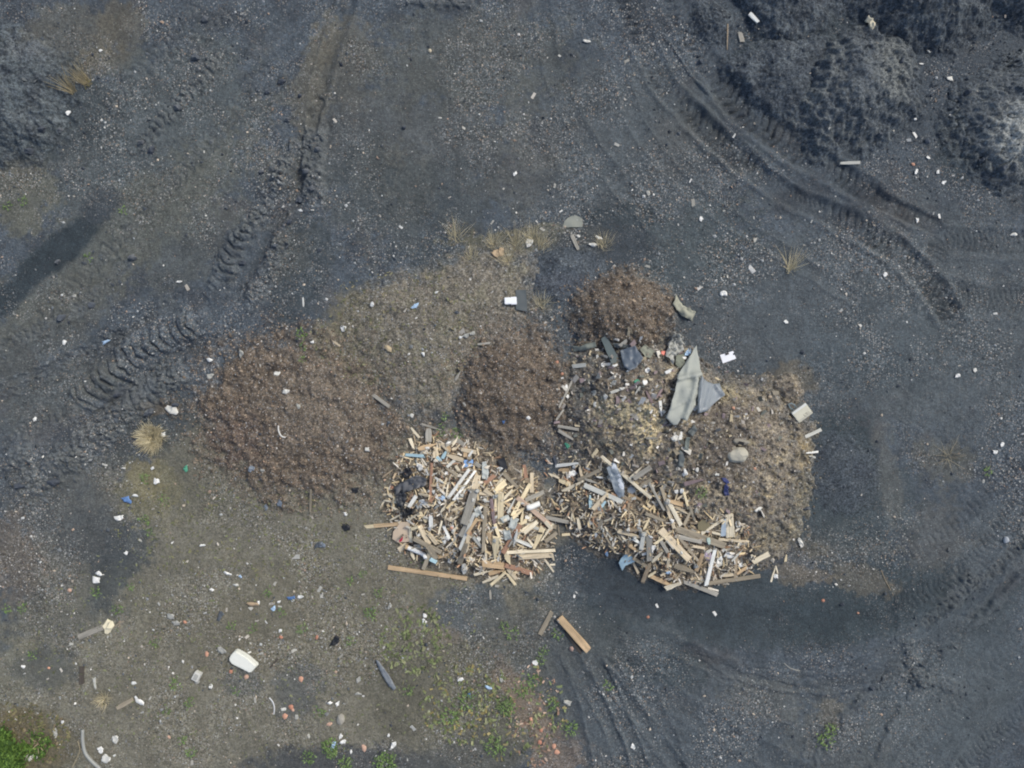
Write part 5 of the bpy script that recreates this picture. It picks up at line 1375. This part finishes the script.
for (a, b, l) in ((456,238,.8),(494,244,.6),(516,246,.8),(532,240,.7),(541,247,.5),(604,245,.6),(508,262,.6),(472,258,.5),(541,306,.7)):
    plant('dry_grass_tuft', a, b, 'dry grass tuft', cat='grass tuft', blade=(70, .22, l*.9, STRAW, (random.uniform(-.3, .3), .5), .0045, .7), group='dry grass tufts')
WD = [(330,745,.36,90),(371,612,.3,40),(350,580,.18,18),(362,574,.16,16),(385,762,.5,150),(345,762,.3,60),(333,752,.25,40),(310,757,.3,40),(320,712,.24,26),(302,628,.22,24),(232,626,.2,22),(176,683,.26,34),(190,702,.22,26),(167,711,.16,16),(24,608,.24,30),(8,609,.2,20),(118,610,.22,22),(155,642,.2,22),(131,587,.18,16),(97,592,.22,26),(33,656,.22,22),(301,334,.24,30),(303,347,.18,18),(302,360,.18,18),(408,690,.22,24),(427,560,.16,14),(506,706,.4,90),(532,680,.3,46),(570,728,.34,60),(552,704,.3,40),(494,745,.45,90),(607,686,.22,26),(557,634,.22,22),(543,651,.22,20),(512,633,.3,24),(505,625,.22,20),(988,471,.2,22),(824,740,.4,50),(830,728,.3,30),(146,478,.2,24),(165,500,.2,16),(442,431,.3,22),(458,433,.26,20),(445,416,.2,14),(700,492,.26,24),(468,700,.44,70),(449,715,.45,70),(24,202,.22,22),(8,206,.2,18),(124,210,.2,14),(88,258,.2,14),(521,690,.3,40),(541,660,.2,20),(236,690,.2,16),(183,739,.22,24),(192,752,.22,30),(282,612,.18,16),(268,592,.2,18),(150,532,.2,20),(145,520,.24,26),(378,592,.2,20),(350,640,.2,18),(255,628,.2,16)]
for (a, b, r, n) in WD:
    plant('weed', a, b, 'small green weed', cat='weed', leaf=(int(n*1.3), r*.75, .08+.16*r, .032+.03*r, GREEN), group='small green weeds')
# green patch of low creeping plants, one mass each nobody could count
def creeping(label, cu_, cv_, ru, rv, n, cols, size=.03):
    a = RNG.uniform(0, 2*math.pi, n); r = np.sqrt(RNG.uniform(0, 1, n)); u = cu_+ru*r*np.cos(a); v = cv_+rv*r*np.sin(a)
    k = fbm(u/9, v/9, 3, 600+int(cu_)) > -.02; u = u[k]; v = v[k]
    scatter('low_grass', label, u, v, RNG.uniform(.5, 1.2, len(u))*size, cols, M_PLANT, 'chip', .12, 1.8, -.4, .4, cat='low growth')
GRN = [(112,122,82),(120,130,90),(102,110,78),(134,136,104)]
creeping('low green creeping growth on the soil right of the black bag', 415, 640, 36, 34, 600, GRN)
creeping('green-yellow grass at the lower edge left of the reddish soil', 462, 705, 42, 40, 650, GRN+[(146,134,88)])
creeping('grass strip along the reddish soil by the ruts', 520, 715, 46, 54, 500, GRN+[(150,140,100)])
creeping('mossy growth over the low olive soil heap', 400, 330, 90, 60, 900, [(122,120,94),(112,114,86),(130,123,98)], .022)
creeping('thin moss over the lower left olive soil', 260, 640, 230, 120, 3200, [(114,117,88),(106,110,84),(122,118,96),(116,124,88)], .018)
creeping('thin moss over the upper part of the olive soil', 240, 530, 130, 50, 900, [(112,116,82),(120,118,86)], .02)
creeping('dry orange leaf crumbs on the reddish soil strip', 535, 715, 26, 52, 330, [(176,148,128),(160,130,112),(190,166,146),(146,120,104)], .024)
creeping('green and brown ground growth round the leafy bush', 22, 735, 50, 34, 1100, [(108,106,74),(118,112,82),(98,106,66),(124,112,90)], .024)
# leafy bush in the corner
def bush(u, v, r, h, n, label):
    z = float(samp(TOP, u, v)); root = bpy.data.objects.new('bush', None); C.objects.link(root); root.location = W(u, v, z); tag(root, label, 'bush')
    for k in range(7):
        a = k*.9+random.random(); b = [(0,0,0),(math.cos(a)*r*.3, math.sin(a)*r*.3, h*.45),(math.cos(a)*r*.65, math.sin(a)*r*.65, h*.7)]
        bm_obj('stem', tube(b, lambda t: .018*(1-.6*t), 6), wood_mat('brown', WOODC['brown'][0]), (0,0,0), 0, root, True)
    co = []; fc = []; cl = []
    clumps = [(random.uniform(0, 6.28), math.sqrt(random.random()), random.uniform(.4, 1)) for _ in range(48)]
    for k in range(n):
        a, rr, zz = random.choice(clumps); c = Vector((math.cos(a)*rr*r*.9, math.sin(a)*rr*r*.9, h*zz*(1-.45*rr*rr)))
        p = c+Vector((random.gauss(0, r*.13), random.gauss(0, r*.13), random.gauss(0, h*.10))); p.z = max(p.z, .03)
        b = random.uniform(0, 6.28); d = Vector((math.cos(b), math.sin(b), random.uniform(-.5, .5))).normalized(); s = random.uniform(.03, .07); w_ = d.cross(Vector((random.gauss(0,.4),random.gauss(0,.4),1))).normalized()
        i = len(co); co += [p[:], (p+d*s+w_*s*.5)[:], (p+d*s*2)[:], (p+d*s-w_*s*.5)[:]]; fc.append((i, i+1, i+2, i+3)); cl += [lin(random.choice([(88,116,52),(72,98,44),(104,132,62),(60,84,40)]))*random.uniform(.7, 1.15)]*4
    link('leaves', np_mesh('leaves', np.array(co), np.array(fc), np.array(cl), False), M_PLANT, None, root)
bush(2, 754, .85, .5, 5200, 'dense leafy green bush cut by the lower left corner')
bush(40, 742, .42, .16, 260, 'low leafy green shrub just right of the corner bush')

resolve_labels()
for o in bpy.data.objects:
    if o.parent is None and 'category' in o and 'kind' not in o: o['kind'] = 'thing'

# ------------------------------------------------------------------ camera, light, sky
cam = bpy.data.cameras.new('camera'); cam.lens = 24; cam.sensor_width = 36; cam.clip_end = 2000
co = bpy.data.objects.new('camera', cam); C.objects.link(co); co.location = (0, 0, CAMH); co.rotation_euler = (0, 0, 0)
bpy.context.scene.camera = co
EL, AZ = R(48), R(52)
sun = bpy.data.lights.new('sun', 'SUN'); sun.energy = 2.0; sun.angle = R(15); sun.color = (1, .975, .86)
so = bpy.data.objects.new('sun', sun); C.objects.link(so)
to = Vector((math.sin(AZ)*math.cos(EL), math.cos(AZ)*math.cos(EL), math.sin(EL))); so.rotation_euler = (-to).to_track_quat('-Z', 'Y').to_euler(); so.location = to*30
w = bpy.data.worlds.new('World'); bpy.context.scene.world = w; w.use_nodes = True
nt = w.node_tree; sky = nt.nodes.new('ShaderNodeTexSky'); sky.sky_type = 'NISHITA'; sky.sun_disc = False; sky.sun_elevation = EL; sky.sun_rotation = AZ; sky.air_density = 1.0; sky.dust_density = 3.0
nt.links.new(sky.outputs[0], nt.nodes['Background'].inputs[0]); nt.nodes['Background'].inputs[1].default_value = .15
sc = bpy.context.scene; sc.view_settings.view_transform = 'Standard'; sc.view_settings.look = 'None'; sc.view_settings.exposure = 0
sc.cycles.filter_width = 2.0; sc.cycles.max_bounces = 4
